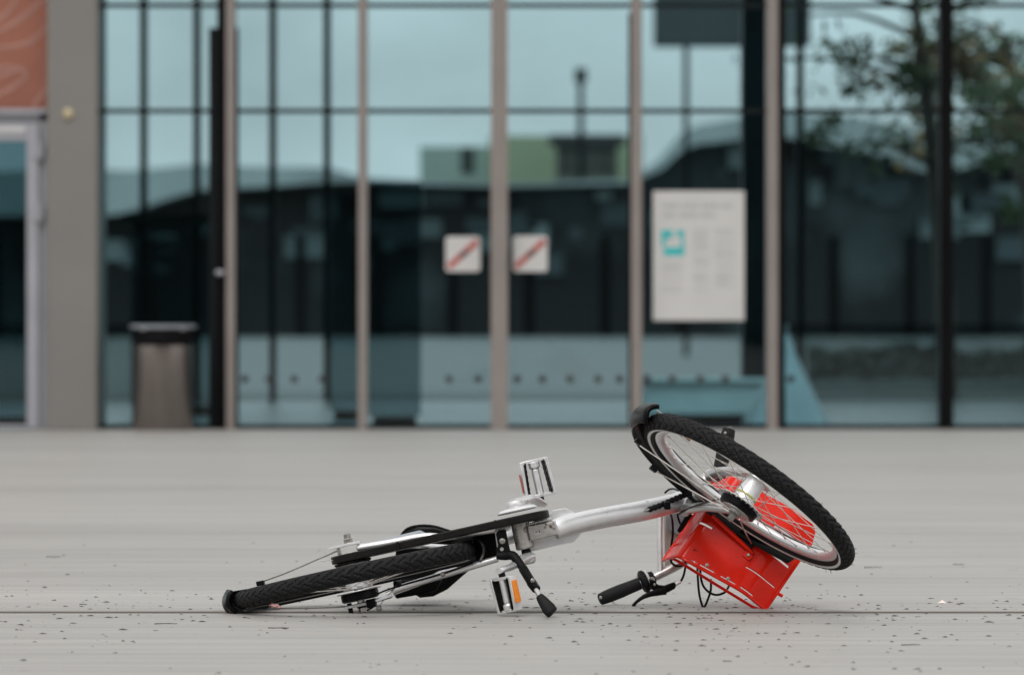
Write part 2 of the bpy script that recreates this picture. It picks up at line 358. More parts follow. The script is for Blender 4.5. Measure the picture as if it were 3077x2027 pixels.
# left door with hinges, its lintel and jamb
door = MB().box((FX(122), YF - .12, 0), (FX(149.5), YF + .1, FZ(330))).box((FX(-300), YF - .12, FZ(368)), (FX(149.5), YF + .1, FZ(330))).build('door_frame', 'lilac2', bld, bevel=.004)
MB().box((FX(-300), YF - .15, FZ(345)), (FX(145), YF - .121, FZ(330))).build('drip_edge', 'lilac', door, bevel=.003)
leaf = MB().box((FX(86), YF - .14, .01), (FX(121.5), YF - .07, FZ(372))).box((FX(-300), YF - .14, FZ(425)), (FX(85.5), YF - .07, FZ(372))).box((FX(-300), YF - .14, .01), (FX(85.5), YF - .07, .03)).build('door', 'lilac', bld, bevel=.004)
MB().box((FX(-300), YF - .15, FZ(400)), (FX(84), YF - .141, FZ(384))).build('door_closer', 'white', leaf, bevel=.003)
MB().box((FX(-300), YF - .11, .031), (FX(85.5), YF - .10, FZ(425.5))).build('door_glass', 'glass', leaf, smooth=0)
for sy in (455, 640):
    h_ = MB().cyl((FX(122), YF - .16, FZ(sy + 28)), (FX(122), YF - .16, FZ(sy - 28)), .014, 16).box((FX(104), YF - .157, FZ(sy + 22)), (FX(136), YF - .141, FZ(sy - 22)))
    h_.build('hinge', 'lilac', leaf, bevel=.002)

# banner over the door
bn = thing('banner', 'orange banner with pale radiating strokes above the grey framed door', 'banner', (FX(-80), YF - .06, FZ(150)))
MB().box((FX(-320), YF - .06, FZ(328)), (FX(146), YF - .03, FZ(-420))).build('cloth', 'banner', bn, smooth=0)
for pts in (((-30, 110), (60, 62), (147, -10)), ((-20, 150), (90, 130), (143, 80)), ((-30, 250), (60, 210), (80, 225)), ((-30, 300), (40, 265), (90, 225)), ((100, 326), (125, 290), (146, 262)), ((-40, 85), (20, 45), (60, -10)), ((-30, 225), (10, 205), (50, 205)), ((60, -30), (100, -80), (140, -160)), ((-100, 40), (-60, -60), (-40, -200))):
    q = [V((FX(x), YF - .062, FZ(y))) for x, y in pts]
    MB().tube(q, [.006, .013, .006], 8, up=(0, 1, 0), sub=6, rr=[.012, .022, .010]) if 0 else MB().tube(q, [.0015, .0015, .0015], 8, up=(0, 1, 0), rr=[.010, .018, .008], sub=6).build('stroke', 'bannerl', bn)

# ------------------------------------------------------------------ notices on the glass
def sign(x0, y0, x1, y1, label):
    t = thing('sign', label, 'sign', (FX((x0 + x1) / 2), YF + .018, FZ((y0 + y1) / 2)), 'prohibition signs on the glass doors')
    a, b_, c, d = FX(x0), FZ(y1), FX(x1), FZ(y0); r = .02; pl = []
    for (cx, cz, s0) in ((c - r, d - r, 0), (a + r, d - r, 90), (a + r, b_ + r, 180), (c - r, b_ + r, 270)):
        for k in range(5): pl.append((cx + r * math.cos(R(s0 + k * 22.5)), YF + .0195, cz + r * math.sin(R(s0 + k * 22.5))))
    MB().prism(pl, (0, -.003, 0)).build('plate', 'white', t)
    w_ = .018
    MB().prism([(a + .006, YF + .0155, b_ + .045), (a + .03, YF + .0155, b_ + .014), (c - .006, YF + .0155, d - .048), (c - .03, YF + .0155, d - .014)], (0, -.001, 0)).build('diagonal_bar', 'signred', t, smooth=0)
    cx, cz = (a + c) / 2, (b_ + d) / 2
    MB().prism([(cx - .035, YF + .0140, cz - .03), (cx + .02, YF + .0140, cz - .012), (cx + .045, YF + .0140, cz + .03), (cx + .02, YF + .0140, cz + .022), (cx - .005, YF + .0140, cz + .012)], (0, -.001, 0)).build('pictogram', 'signdark', t, smooth=0)
sign(1339, 710, 1443, 816, 'square white sign with red diagonal bar left of the thick middle mullion')
sign(1541, 708, 1645, 816, 'square white sign with red diagonal bar right of the thick middle mullion')
po = thing('poster', 'large white printed notice with a small teal symbol on the glass', 'poster', (FX(2100), YF, FZ(770)))
MB().box((FX(1962), YF - .012, FZ(963)), (FX(2237), YF - .002, FZ(574))).build('sheet', 'white', po, bevel=.003)
tl = MB()
def line(x0, x1, y, h_=5): tl.box((FX(x0), YF - .0138, FZ(y + h_ / 2)), (FX(x1), YF - .0128, FZ(y - h_ / 2)))
rl = random.Random(5)
for (x0, x1) in ((1990, 2040), (2050, 2098), (2108, 2160), (2168, 2200)): line(x0, x1, 618, 15)
for (x0, x1) in ((1990, 2030), (2040, 2096), (2104, 2150)): line(x0, x1, 646, 14)
for (c0, c1, y0, y1) in ((1990, 2050, 790, 880), (2085, 2128, 690, 880), (2150, 2205, 690, 860)):
    y = y0
    while y < y1:
        x = c0
        while x < c1 - 6:
            e = min(c1, x + rl.uniform(8, 22)); line(x, e, y, 5); x = e + 4
        y += 12 if rl.random() > .2 else 24
tl.build('printed_text', 'signgrey', po, smooth=0)
tk = MB()
for (x0, x1, y0, y1) in ((1987, 2020, 691, 716), (2034, 2056, 691, 712), (1987, 2000, 717, 738), (1994, 2056, 743, 768), (2046, 2056, 716, 742)): tk.box((FX(x0), YF - .0138, FZ(y1)), (FX(x1), YF - .0128, FZ(y0)))
tk.build('symbol', 'teal', po, smooth=0)

# litter bin by the left bay
bn_ = thing('litter_bin', 'round brushed steel litter bin with a dark lid collar beside the grey pillar', 'bin', (FX(493), YF - .35, 0))
bx, by = FX(484) * .985, YF - .35
bo = MB().lathe((bx, by, 0), (0, 0, 1), [(0, .19), (.02, .197), (.545, .197), (.55, .19)], 48).build('body', 'brushed', bn_)
MB().lathe((bx, by, .551), (0, 0, 1), [(0, .188), (.002, .196), (.085, .196), (.095, .19), (.096, .12)], 48).build('collar', 'blackmetal', bn_)
MB().ring((bx, by, .655), (0, 0, 1), [(0, .19), (.0, .212), (.018, .216), (.022, .19)], 48, (1, 0, 0)).build('rim', 'greyplastic', bn_)
for k in range(4):
    an = R(45 + 90 * k); MB().cyl((bx + .18 * math.cos(an), by + .18 * math.sin(an), .636), (bx + .18 * math.cos(an), by + .18 * math.sin(an), .66), .012, 10).build('stay', 'alu', bn_)

# things standing inside, seen through the panes
pt = thing('folded_parasol', 'pale blue cone of folded fabric behind the glass right of the black edged mullion', 'parasol', (FX(2370), YF + .9, 0))
k_ = MB(); n_ = 28; q_ = P(2362, 941, YF + 1.0); cx, cy = q_.x, q_.y; vs = []
for i in range(9):
    t_ = i / 8; rr_ = .015 + .26 * t_ ** 1.1
    for j in range(n_):
        an = 2 * math.pi * j / n_; q = rr_ * (1 + .10 * t_ * math.sin(an * 7))
        vs.append((cx + q * math.cos(an), cy + q * math.sin(an), .62 - .60 * t_))
k_.add(vs, [(i * n_ + j, i * n_ + (j + 1) % n_, (i + 1) * n_ + (j + 1) % n_, (i + 1) * n_ + j) for i in range(8) for j in range(n_)] + [tuple(range(n_))])
k_.build('fabric', 'paleblue', pt); MB().cyl((cx, cy, 0), (cx, cy, .68), .018).build('pole', 'lilac', pt)
def slab(name, label, cat, x0, x1, y0, y1, d, dep, m, base=True, parts=()):
    """an upright box whose front shows at these photo pixels when it stands at depth d"""
    a, b_ = P(x0, y1, d), P(x1, y0, d); z0 = 0.002 if base else a.z
    t = thing(name, label, cat, ((a.x + b_.x) / 2, d, 0))
    MB().box((a.x, d, z0 + (.06 if base else 0)), (b_.x, d + dep, b_.z)).build(parts[0] if parts else 'body', m, t, bevel=.012)
    if base: MB().box((a.x + .03, d + .03, .0), (b_.x - .03, d + dep - .03, .0595)).build('plinth', 'blackmetal', t, smooth=0)
    return t, a, b_
ct, a, b_ = slab('counter', 'low pale turquoise counter inside the glass under the white notice', 'counter', 1936, 2288, 1150, 1270, YF + 1.6, .5, 'cyan', True, ('front_panel',))
MB().box((a.x - .04, YF + 1.55, b_.z + .002), (b_.x + .04, YF + 2.15, b_.z + .03)).build('top', 'cyan', ct, bevel=.006)
slab('dark_partition', 'smoked glass partition standing inside the glass left of the two signs', 'partition', 1106, 1264, 545, 1270, YF + 1.2, .12, 'smoked')
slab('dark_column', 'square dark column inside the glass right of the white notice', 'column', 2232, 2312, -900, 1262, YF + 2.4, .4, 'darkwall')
slab('door_dimming_panel', 'smoked glass panel added behind the left door to darken its pane', 'wall', -300, 128, 300, 1275, YF + .9, .15, 'smoked')  # added panel, dims the view through the door glass
sc, a, b_ = slab('display_cabinet', 'tall smoked glass cabinet inside the bay left of the narrow mullion', 'cabinet', 990, 1084, 580, 1245, YF + 3.2, .5, 'smoked')
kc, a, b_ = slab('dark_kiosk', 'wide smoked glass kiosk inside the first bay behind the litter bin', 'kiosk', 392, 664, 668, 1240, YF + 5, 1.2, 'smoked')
MB().box((a.x - .05, YF + 4.95, b_.z + .003), (b_.x + .05, YF + 6.25, b_.z + .06)).build('top', 'bar', kc, bevel=.01)

# ================================================================== the far side of the building, seen through it
kind(MB().box((-90, YF + 12.05, -.1), (90, 330, -.004)).build('far_plaza', 'plaza', smooth=0), 'structure')
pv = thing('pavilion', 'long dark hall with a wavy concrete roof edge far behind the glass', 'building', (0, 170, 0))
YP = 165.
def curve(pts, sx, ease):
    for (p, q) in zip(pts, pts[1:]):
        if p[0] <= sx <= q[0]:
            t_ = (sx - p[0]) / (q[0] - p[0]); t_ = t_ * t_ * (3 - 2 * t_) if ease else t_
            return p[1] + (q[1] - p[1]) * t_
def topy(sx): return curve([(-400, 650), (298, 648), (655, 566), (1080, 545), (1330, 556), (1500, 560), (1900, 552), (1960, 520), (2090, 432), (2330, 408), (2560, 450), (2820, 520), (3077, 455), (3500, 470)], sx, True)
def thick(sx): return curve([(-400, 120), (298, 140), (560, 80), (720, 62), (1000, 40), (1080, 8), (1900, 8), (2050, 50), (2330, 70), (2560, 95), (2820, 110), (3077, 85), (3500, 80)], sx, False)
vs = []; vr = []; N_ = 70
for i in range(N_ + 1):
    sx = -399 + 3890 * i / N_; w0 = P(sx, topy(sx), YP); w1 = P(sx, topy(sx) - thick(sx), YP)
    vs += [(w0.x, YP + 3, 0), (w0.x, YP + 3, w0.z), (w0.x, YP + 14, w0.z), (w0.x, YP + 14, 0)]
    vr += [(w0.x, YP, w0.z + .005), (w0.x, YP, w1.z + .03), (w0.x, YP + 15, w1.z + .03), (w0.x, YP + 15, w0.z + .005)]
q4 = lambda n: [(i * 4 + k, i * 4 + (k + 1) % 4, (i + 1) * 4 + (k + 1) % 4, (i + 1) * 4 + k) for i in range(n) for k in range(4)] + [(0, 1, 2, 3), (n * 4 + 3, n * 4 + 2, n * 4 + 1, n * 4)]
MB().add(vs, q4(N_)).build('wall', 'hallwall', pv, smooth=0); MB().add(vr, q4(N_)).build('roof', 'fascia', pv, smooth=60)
for i in range(16):
    x = P(-250 + 230 * i, 941, YP).x; MB().cyl((x, YP + .8, 0), (x, YP + .8, 3.2), .16, 12).build('column', 'blackmetal', pv)
rp_ = random.Random(4)
MT['panel1'] = mat('hall_pane_dim', (.07, .10, .11), .5, 0, .3, .4); MT['panel2'] = mat('hall_pane_grey', (.16, .21, .22), .5, 0, .3, .4); MT['panel3'] = mat('hall_pane_pale', (.34, .42, .43), .5, 0, .3, .4)
for i in range(64):
    sx = rp_.uniform(250, 3120); ty = topy(sx); y0 = ty + 12 + abs(rp_.gauss(0, 95)); y1 = y0 + rp_.uniform(18, 75); x1 = sx + rp_.uniform(25, 130)
    if y1 > 985: continue
    lo, hi = P(sx, y1, YP + 2.8), P(x1, min(y0, y1 - 10), YP + 2.8)
    k = rp_.random(); m_ = 'panel3' if (k > .84 and y0 < ty + 140) else ('panel2' if k > .5 else 'panel1'); off = .02 * (i % 7) + .01
    MB().box((lo.x, YP + 2.8 - off, lo.z), (hi.x, YP + 2.96, hi.z)).build('window', m_, pv, smooth=0)
def house(name, label, x0, x1, y0, Y, dep, m, wins=(), roof=None):
    a, b_ = P(x0, y0, Y), P(x1, y0, Y); t = thing(name, label, 'building', ((a.x + b_.x) / 2, Y, 0))
    w_ = MB().box((a.x, Y, 0), (b_.x, Y + dep, a.z)).build('wall', m, t, smooth=0)
    if roof: MB().box((a.x - .25, Y - .25, a.z + .004), (b_.x + .25, Y + dep + .2, a.z + roof)).build('roof', 'rooftile', t, smooth=0)
    for (wx0, wx1, wy0, wy1) in wins:
        p, q = P(wx0, wy1, Y), P(wx1, wy0, Y); MB().box((p.x, Y - .06, p.z), (q.x, Y - .003, q.z)).build('window', 'window', w_, smooth=0)
house('rendered_house', 'yellow green rendered house seen through the fourth bay of the glass', 1470, 1930, 408, 192, 8, 'yhouse')
house('dark_roofed_house', 'dark roofed house with window rows in front of the yellow green house', 1672, 1856, 432, 186, 3.5, 'housegrey', [(1680, 1722, 452, 474), (1735, 1777, 452, 474), (1790, 1845, 452, 474), (1680, 1722, 490, 512), (1735, 1777, 490, 512), (1790, 1845, 490, 512)], .32)
house('pale_house', 'pale green house seen left of the thick middle mullion', 1262, 1468, 440, 194, 8, 'phouse', [(1385, 1425, 445, 520)])
lm = thing('lamp_mast', 'thin grey lamp mast above the dark roofed house', 'lamp post', (P(1745, 941, 180).x, 180, 0))
p = P(1745, 250, 180); MB().tube([(p.x, 180, 0), (p.x, 180, p.z)], [.16, .10], 10).build('pole', 'bar', lm); MB().box((p.x - .2, 179.8, p.z), (p.x + .2, 180.2, p.z + .5)).build('lamp_head', 'bar', lm)
bb = thing('billboard', 'dark square board on two posts beyond the glass at the top right', 'sign', (P(2130, 941, 85).x, 85, 0))
a, b_ = P(1965, 140, 85), P(2436, -330, 85)
MB().box((a.x, 85, a.z), (b_.x, 85.3, b_.z)).build('board', 'darkboard', bb, bevel=.03)
for x0, x1 in ((2054, 2070), (2228, 2268)):
    p, q = P(x0, 140, 85.4), P(x1, 140, 85.4); MB().box((p.x, 85.35, -.004), (q.x, 85.6, p.z + .5)).build('post', 'blackmetal', bb, smooth=0)
# unseen dark block added behind the camera to darken reflections in glass and metal
cb_ = thing('unseen_dark_block', 'unseen long dark block added behind the camera to darken reflections', 'building', (0, -75, 0))
MB().box((-58, -90, 0), (58, -75, 13)).build('wall', 'hallwall', cb_, smooth=0); MB().box((-58.5, -90.5, 13.003), (58.5, -74.5, 13.5)).build('roof', 'fascia', cb_, smooth=0)

# trees and planting beyond the building
def tree(base, hgt, lean, crown, label, seed, n=1500, ls=.055):
    rt = random.Random(seed); t = thing('tree', label, 'tree', base, 'young trees beyond the glass building'); b0 = V(base)
    tr = MB(); tips = []
    top = b0 + V((lean, 0, hgt)); path = [b0, b0 + V((lean * .15, .02, hgt * .35)), b0 + V((lean * .55, -.02, hgt * .7)), top]
    tr.tube(path, [.10, .085, .07, .035], 10, sub=4)
    for i in range(15):
        k = rt.uniform(.55, 1); s_ = b0 + V((lean * k, 0, hgt * k)); an = rt.uniform(0, 6.28); L_ = crown * rt.uniform(.55, 1.05)
        e = s_ + V((math.cos(an) * L_, math.sin(an) * L_, L_ * rt.uniform(-.1, .6)))
        mid = s_.lerp(e, .5) + V((0, 0, .12)); tr.tube([s_, mid, e], [.03, .02, .008], 6, sub=3); tips += [mid, e, e.lerp(mid, .4)]
    tr.build('trunk', 'bark', t)
    for nm, mm, frac in (('crown', 'leaf', .72), ('crown', 'leafo', .28)):
        lf = MB(); cl = [(rt.choice(tips) + V((rt.gauss(0, .15), rt.gauss(0, .15), rt.gauss(0, .15))), rt.uniform(.12, .38)) for _ in range(int(34 * frac) + 3)]
        for i in range(int(n * frac)):
            c, r_ = rt.choice(cl); p = c + V((rt.gauss(0, r_ * .5), rt.gauss(0, r_ * .5), rt.gauss(0, r_ * .42)))
            a = V((rt.gauss(0, 1), rt.gauss(0, 1), rt.gauss(0, 1))).normalized(); b_ = a.orthogonal().normalized(); s_ = ls * rt.uniform(.6, 1.4)
            lf.add([p - a * s_, p + b_ * s_ * .5, p + a * s_, p - b_ * s_ * .5], [(0, 1, 2, 3)])
        lf.build(nm, mm, t, smooth=0)
tb = P(2846, 941, YF + 14); tree((tb.x, tb.y, -.004), 3.6, -.30, 1.35, 'young tree with rust tinged leaves beyond the bay right of the black edged mullion', 11, 1500)
tb = P(3120, 941, YF + 17); tree((tb.x, tb.y, -.004), 3.4, -.3, 1.2, 'young leafy tree beyond the last pane at the right edge', 23)
hg = MB(); rh = random.Random(9); YH = YF + 19; hx0, hx1 = P(2430, 941, YH).x, P(3300, 941, YH).x
for i in range(3000):
    x = rh.uniform(hx0, hx1); y = YH + rh.gauss(0, .12); z = rh.uniform(.05, .36) * (1 + .35 * mnoise.noise(V((x * 3, 0, 1)))); s_ = rh.uniform(.03, .07)
    a = V((rh.gauss(0, .5), rh.gauss(0, .5), 1)).normalized(); b_ = a.orthogonal().normalized()
    hg.add([(x, y, z), V((x, y, z)) + a * s_ + b_ * s_ * .25, V((x, y, z)) + a * s_ * 2, V((x, y, z)) + a * s_ - b_ * s_ * .25], [(0, 1, 2, 3)])
hgt_ = thing('hedge', 'low dark spiky hedge in a planter beyond the right hand panes', 'hedge', ((hx0 + hx1) / 2, YH, 0))
hg.build('foliage', 'hedge', hgt_, smooth=0); MB().box((hx0, YH - .2, -.004), (hx1, YH + .2, .1)).build('planter', 'fascia', hgt_, bevel=.01)

# ================================================================== the bicycle
bike = thing('bicycle', 'silver city bicycle with red front basket lying on its side on the grey deck', 'bicycle', (0, .1, 0))
l = V((.213, -.059, -.977)).normalized()
e1 = V((.977, 0, .213)); e1 = (e1 - l * e1.dot(l)).normalized(); e2 = l.cross(e1)
fy = -.12
ps = math.asin(max(-1, min(1, (fy - 0) / e2.y)))
f = (e1 * math.cos(ps) + e2 * math.sin(ps)).normalized(); u = f.cross(l).normalized()
RA = P(1068.7, 1728.5, -.05)
def B(a, b_, c): return RA + f * a + l * b_ + u * c
ls = V((-.563, -.2265, -.795)).normalized()
ax = l.cross(ls).normalized()                      # steering axis, pointing up the head tube (away from the camera)
w = ls.cross(ax).normalized()                      # where the front wheel points
FA = P(2250, 1478, -.17)
def F(a, b_, c): return FA + w * a + ls * b_ + ax * c
def proj(p): s = S0 * D / (D + p.y); return (1538.5 + p.x * s, 941 + (H - p.z) * s)
if __name__ == '__main__' and False: print(f, l, u, ax, w)
CR = F(-.045, 0, .34)                               # fork crown

def wheel(C, axl, fw, up, hub, seed):
    rw = random.Random(seed)
    prof = [(-.012, .279), (-.0135, .272), (-.0125, .266), (-.0095, .258), (-.004, .2515), (.004, .2515), (.0095, .258), (.0125, .266), (.0135, .272), (.012, .279), (.006, .274), (-.006, .274)]
    rim = MB().ring(C, axl, prof, 120, up).build('wheel', 'silver', bike, 50)
    # tyre with a chevron tread
    Rm, rt_ = .2885, .0225; NU, NV = 720, 26; vs = []; b_ = axl.cross(up)
    for i in range(NU):
        an = 2 * math.pi * i / NU; d = up * math.cos(an) + b_ * math.sin(an)
        for j in range(NV):
            ph = -2.45 + 4.9 * j / (NV - 1)          # 0 = tread centre
            r = rt_
            if abs(ph) < 1.35:
                g = (i / NU * 60 + abs(ph) * 1.15 * (1 if ph > 0 else 1) + (.5 if ph > 0 else 0)) % 1
                if g < .26: r -= .0032
                g2 = (i / NU * 60 - abs(ph) * .8 + .3) % 1
                if abs(ph) > .5 and g2 < .2: r -= .0024
                r += .0009
            vs.append(C + d * (Rm + r * math.cos(ph)) + axl * (r * .98 * math.sin(ph)))
    fs = [(i * NV + j, i * NV + j + 1, ((i + 1) % NU) * NV + j + 1, ((i + 1) % NU) * NV + j) for i in range(NU) for j in range(NV - 1)]
    ty = MB().add(vs, fs)
    for k in range(150):                              # moulding whiskers
        an = rw.uniform(0, 6.283); ph = rw.uniform(-.9, .9); d = up * math.cos(an) + b_ * math.sin(an); nrm = d * math.cos(ph) + axl * math.sin(ph)
        p = C + d * (Rm + .021 * math.cos(ph)) + axl * .021 * math.sin(ph); e = p + nrm * rw.uniform(.006, .012) + d.cross(axl) * rw.uniform(-.004, .004)
        ty.tube([p, e], [.0006, .0004], 4)
    ty.build('tyre', 'rubber', rim, 30)
    for sgn in (-1, 1):
        MB().ring(C, axl, [(sgn * .0212, .2815), (sgn * .0228, .2855), (sgn * .0230, .2885), (sgn * .0214, .2860)], 120, up).build('reflective_stripe', 'stripe', rim)
    hl, hr, hs_ = hub
    for k in range(36):
        side = 1 if k % 2 else -1; tr_ = 1 if (k // 2) % 2 else -1
        ra = 2 * math.pi * (k + .5) / 36; ha = ra + tr_ * R(62)
        p = C + (up * math.cos(ha) + b_ * math.sin(ha)) * hr + axl * side * hl; q = C + (up * math.cos(ra) + b_ * math.sin(ra)) * .2535 + axl * side * .002
        d = (q - p).normalized()
        MB().tube([p, q - d * .012], .00105, 6).tube([q - d * .013, q], [.0021, .0021], 6).build('spoke', 'spoke', rim)
    MB().lathe(C, axl, hs_, 40).build('hub', 'silver', rim)
    return rim

rw_ = wheel(RA, l, f, u, (.030, .036, [(-.060, .012), (-.034, .015), (-.033, .038), (-.029, .038), (-.027, .030), (.027, .030), (.029, .038), (.033, .038), (.034, .012), (.075, .010)]), 1)
fw_ = wheel(FA, ls, w, ax, (.033, .036, [(-.062, .008), (-.045, .012), (-.036, .018), (-.0345, .040), (-.0315, .040), (-.0305, .028), (-.024, .0265), (.024, .0285), (.0305, .031), (.0315, .042), (.0345, .042), (.035, .012), (.066, .008)]), 2)
# brake drums, discs, nuts
MB().ring(FA, ls, [(.036, .028), (.036, .064), (.0385, .065), (.0385, .028)], 64, ax).build('brake_disc', 'alu', fw_)
for k in range(24):
    an = 2 * math.pi * k / 24; dd = ax * math.cos(an) + ls.cross(ax) * math.sin(an)
    MB().tube([FA + ls * .0395 + dd * .052, FA + ls * .0395 + dd * .062], .0016, 5).build('cooling_fin', 'polish', fw_)
MB().lathe(FA, ls, [(.039, .050), (.041, .052), (.055, .050), (.058, .042)], 48).build('brake_drum', 'blackplastic', fw_)
MB().lathe(FA, ls, [(.0585, .040), (.060, .040), (.061, .036)], 40).build('brake_cover', 'alu', fw_)
MB().lathe(FA, ls, [(.010, .0276), (.0105, .0289), (.015, .0293), (.0155, .028)], 40).build('hub_label', mat('hub_label', (.42, .40, .08), .4), fw_)
MB().lathe(FA, ls, [(.064, .016), (.068, .017), (.070, .012), (.0705, .0095), (.085, .0095), (.088, .006)], 6).build('axle_nut', 'steel', fw_, 20)
MB().lathe(FA, -ls, [(.064, .016), (.068, .017), (.070, .012), (.0705, .0095), (.085, .0095), (.088, .006)], 6).build('axle_nut', 'steel', fw_, 20)
vp = F(0, 0, 0) + (w * math.cos(R(197)) + ax * math.sin(R(197))) * .247
MB().cyl(vp, vp - (vp - FA).normalized() * .03, .0035, 8).build('valve', 'valve', fw_)
MB().lathe(RA, l, [(.038, .056), (.0395, .057), (.0410, .056)], 48).build('brake_disc', 'alu', rw_)
MB().lathe(RA, l, [(.0415, .046), (.044, .048), (.060, .048), (.063, .040)], 48).build('brake_drum', 'blackplastic', rw_)
MB().lathe(RA, -l, [(.030, .044), (.034, .048), (.037, .046), (.0385, .03)], 40).build('sprocket', 'matteblack', rw_)
for sg in (1, -1):
    MB().lathe(RA, l * sg, [(.0780, .013), (.0815, .013), (.082, .0095)], 20).build('washer', 'matteblack', rw_)
    MB().lathe(RA, l * sg, [(.0822, .0105), (.084, .0112), (.094, .0112), (.096, .0095)], 6).lathe(RA, l * sg, [(.0962, .0085), (.0975, .009), (.106, .0088), (.108, .006)], 12).build('axle_nut', 'steel', rw_, 20)

def fender(C, axl, up, a0, a1, rad, hw, name='mudguard'):
    pr = []
    for k in range(9):
        t_ = -1 + 2 * k / 8; pr.append((t_ * hw, rad - .016 * t_ * t_))
    pr += [(t, r - .0022) for (t, r) in pr[::-1]]
    return MB().ring(C, axl, pr, 70, up, a0, a1).build(name, 'blackplastic', bike, 40)
# angle runs from "up" towards the forward direction; axl x up = forward
rf = fender(RA, l, u, R(-100), R(94), .334, .029)
ff = fender(FA, ls, ax, R(-90), R(44), .346, .032)
# mud flap ends
def flap(C, axl, up, a0, a1, rad, hw, par):
    b_ = axl.cross(up); vs = []; n = 10; m_ = 9
    for i in range(n + 1):
        an = a0 + (a1 - a0) * i / n; d = up * math.cos(an) + b_ * math.sin(an); k = i / n
        for j in range(m_):
            t_ = -1 + 2 * j / (m_ - 1); vs.append(C + d * (rad + .004 - .017 * t_ * t_ - .010 * (1 - k) ** 2) + axl * t_ * hw * (.80 + .22 * k ** .5))
    fs = [(i * m_ + j, i * m_ + j + 1, (i + 1) * m_ + j + 1, (i + 1) * m_ + j) for i in range(n) for j in range(m_ - 1)]
    return MB().add(vs, fs).build('mud_flap', 'blackplastic', par, 60, solid=.010)
flap(RA, l, u, R(-110), R(-88), .336, .032, rf)
flap(FA, ls, ax, R(-99), R(-78), .343, .031, ff)
def wire(pts, r, m='spoke', par=bike, name='mudguard_stay', n=6, sub=0): return MB().tube(pts, r, n, sub=sub).build(name, m, par)
wire([P(1016, 1653, -.05), P(900, 1703, -.03), P(850, 1724, -.01), P(786, 1747, .02)], .0019, 'steel', sub=3)
wire([P(1043, 1821, -.06), P(940, 1825, -.05), P(846, 1826, -.02)], .0019, 'steel', sub=3)
MB().obox(P(783, 1751, .02), f * .010, l * .006, u * .010).build('stay_clip', 'blackplastic', bike, bevel=.002)
wire([P(2194, 1531, -.25), P(2060, 1432, -.24), P(1923, 1338, -.20)], .0019, 'spoke')
wire([P(2190, 1536, -.25), P(2090, 1480, -.12), P(1976, 1418, -.02)], .0019, 'spoke')
wire([P(1972.6, 1233.4, -.16), P(2013, 1259, -.16)], .0024, 'spoke')
wire([P(2222, 1560, -.26), P(2240, 1600, -.15), P(2258, 1632, .02)], .0016, 'steel', sub=3)
MB().obox(P(1917, 1326, -.19), w * .008, ls * .006, ax * .008).build('stay_clip', 'blackplastic', bike, bevel=.002)
MB().obox(P(1964, 1408, -.03), w * .010, ls * .006, ax * .009).build('stay_clip', 'blackplastic', bike, bevel=.002)

# ------------------------------------------------------------------ frame
fr = MB()
fr.tube([P(1664, 1594, -.098), P(1694, 1580, -.085), P(1800, 1557, -.02), P(1934, 1533, .08), P(2038, 1507, .17), P(2072, 1492, .22)], [.0245, .0262, .0262, .0262, .0245, .0235], 20, up=l, rr=[.021, .022, .022, .022, .022, .021], sub=5)
fr.lathe(CR + ax * .018, ax, [(0, .021), (.004, .0235), (.13, .0235), (.134, .021)], 28)
fr.ring(P(2044, 1505.5, .178), (P(2072, 1492, .22) - P(1934, 1533, .08)).normalized(), [(-.003, .0225), (-.002, .0262), (.002, .0262), (.003, .0225)], 28, (0, 0, 1))
fr.tube([P(1074, 1647, -.055), P(1090, 1643, -.06), P(1180, 1628, -.07), P(1270, 1611, -.08), P(1353, 1611, -.09), P(1470, 1592, -.10), P(1500, 1588, -.10)], [.0055, .0085, .009, .009, .0085, .0085, .0085], 14, sub=4)
fr.tube([P(1161, 1785, -.06), P(1180, 1777, -.06), P(1207, 1764, -.065), P(1350, 1721, -.085), P(1496, 1677, -.10)], [.006, .008, .009, .0085, .0085], 14, sub=4)
fr.tube([P(1582, 1600, -.07), P(1450, 1638, .2), P(1345, 1668, .44)], [.017, .017, .014], 16)
fr.tube([B(.02, -.072, .02), B(.12, -.05, .2), B(.2, -.025, .36)], [.006, .007, .007], 10)
fr.tube([B(.02, .072, .02), B(.12, .05, .2), B(.2, .025, .36)], [.006, .007, .007], 10)
# broad plate behind the bottom bracket
fr.prism([P(1600, 1568, -.05), P(1655, 1541, -.05), P(1661, 1533, -.05), P(1700, 1526.5, -.05), P(1724, 1539, -.05), P(1760, 1570, -.05), P(1742, 1607, -.05), P(1724, 1628, -.05), P(1681, 1636, -.05), P(1593, 1657, -.05)], (.0, .03, 0))
# rear yoke between the chain stays
fr.prism([P(1486, 1588, -.112), P(1533, 1577, -.112), P(1535, 1587, -.112), P(1526, 1594, -.112), P(1494, 1601, -.112)], (0, .02, 0))
fr.prism([P(1487, 1597, -.108), P(1493, 1594, -.108), P(1500, 1650, -.108), P(1494, 1650, -.108)], (0, .02, 0))
# dropouts
fr.prism([B(-.052, -.083, -.012), B(-.046, -.083, .014), B(.02, -.083, .02), B(.03, -.083, .006), B(.03, -.083, -.012), B(0, -.083, -.02)], l * .0058)
fr.prism([B(-.042, .071, -.012), B(-.036, .071, .014), B(.03, .071, .02), B(.075, .068, .012), B(.085, .064, -.006), B(.03, .071, -.018)], l * .0062)
frame = fr.build('frame', 'silver', bike, 40, bevel=.0012)
MB().cyl(P(1018, 1651, -.06) - l * .006, P(1018, 1651, -.06) + l * .016, .005, 10).build('bolt', 'steel', frame)
MB().cyl(B(-.03, .064, -.006), B(-.03, .094, -.006), .006, 10).build('bolt', 'matteblack', frame)
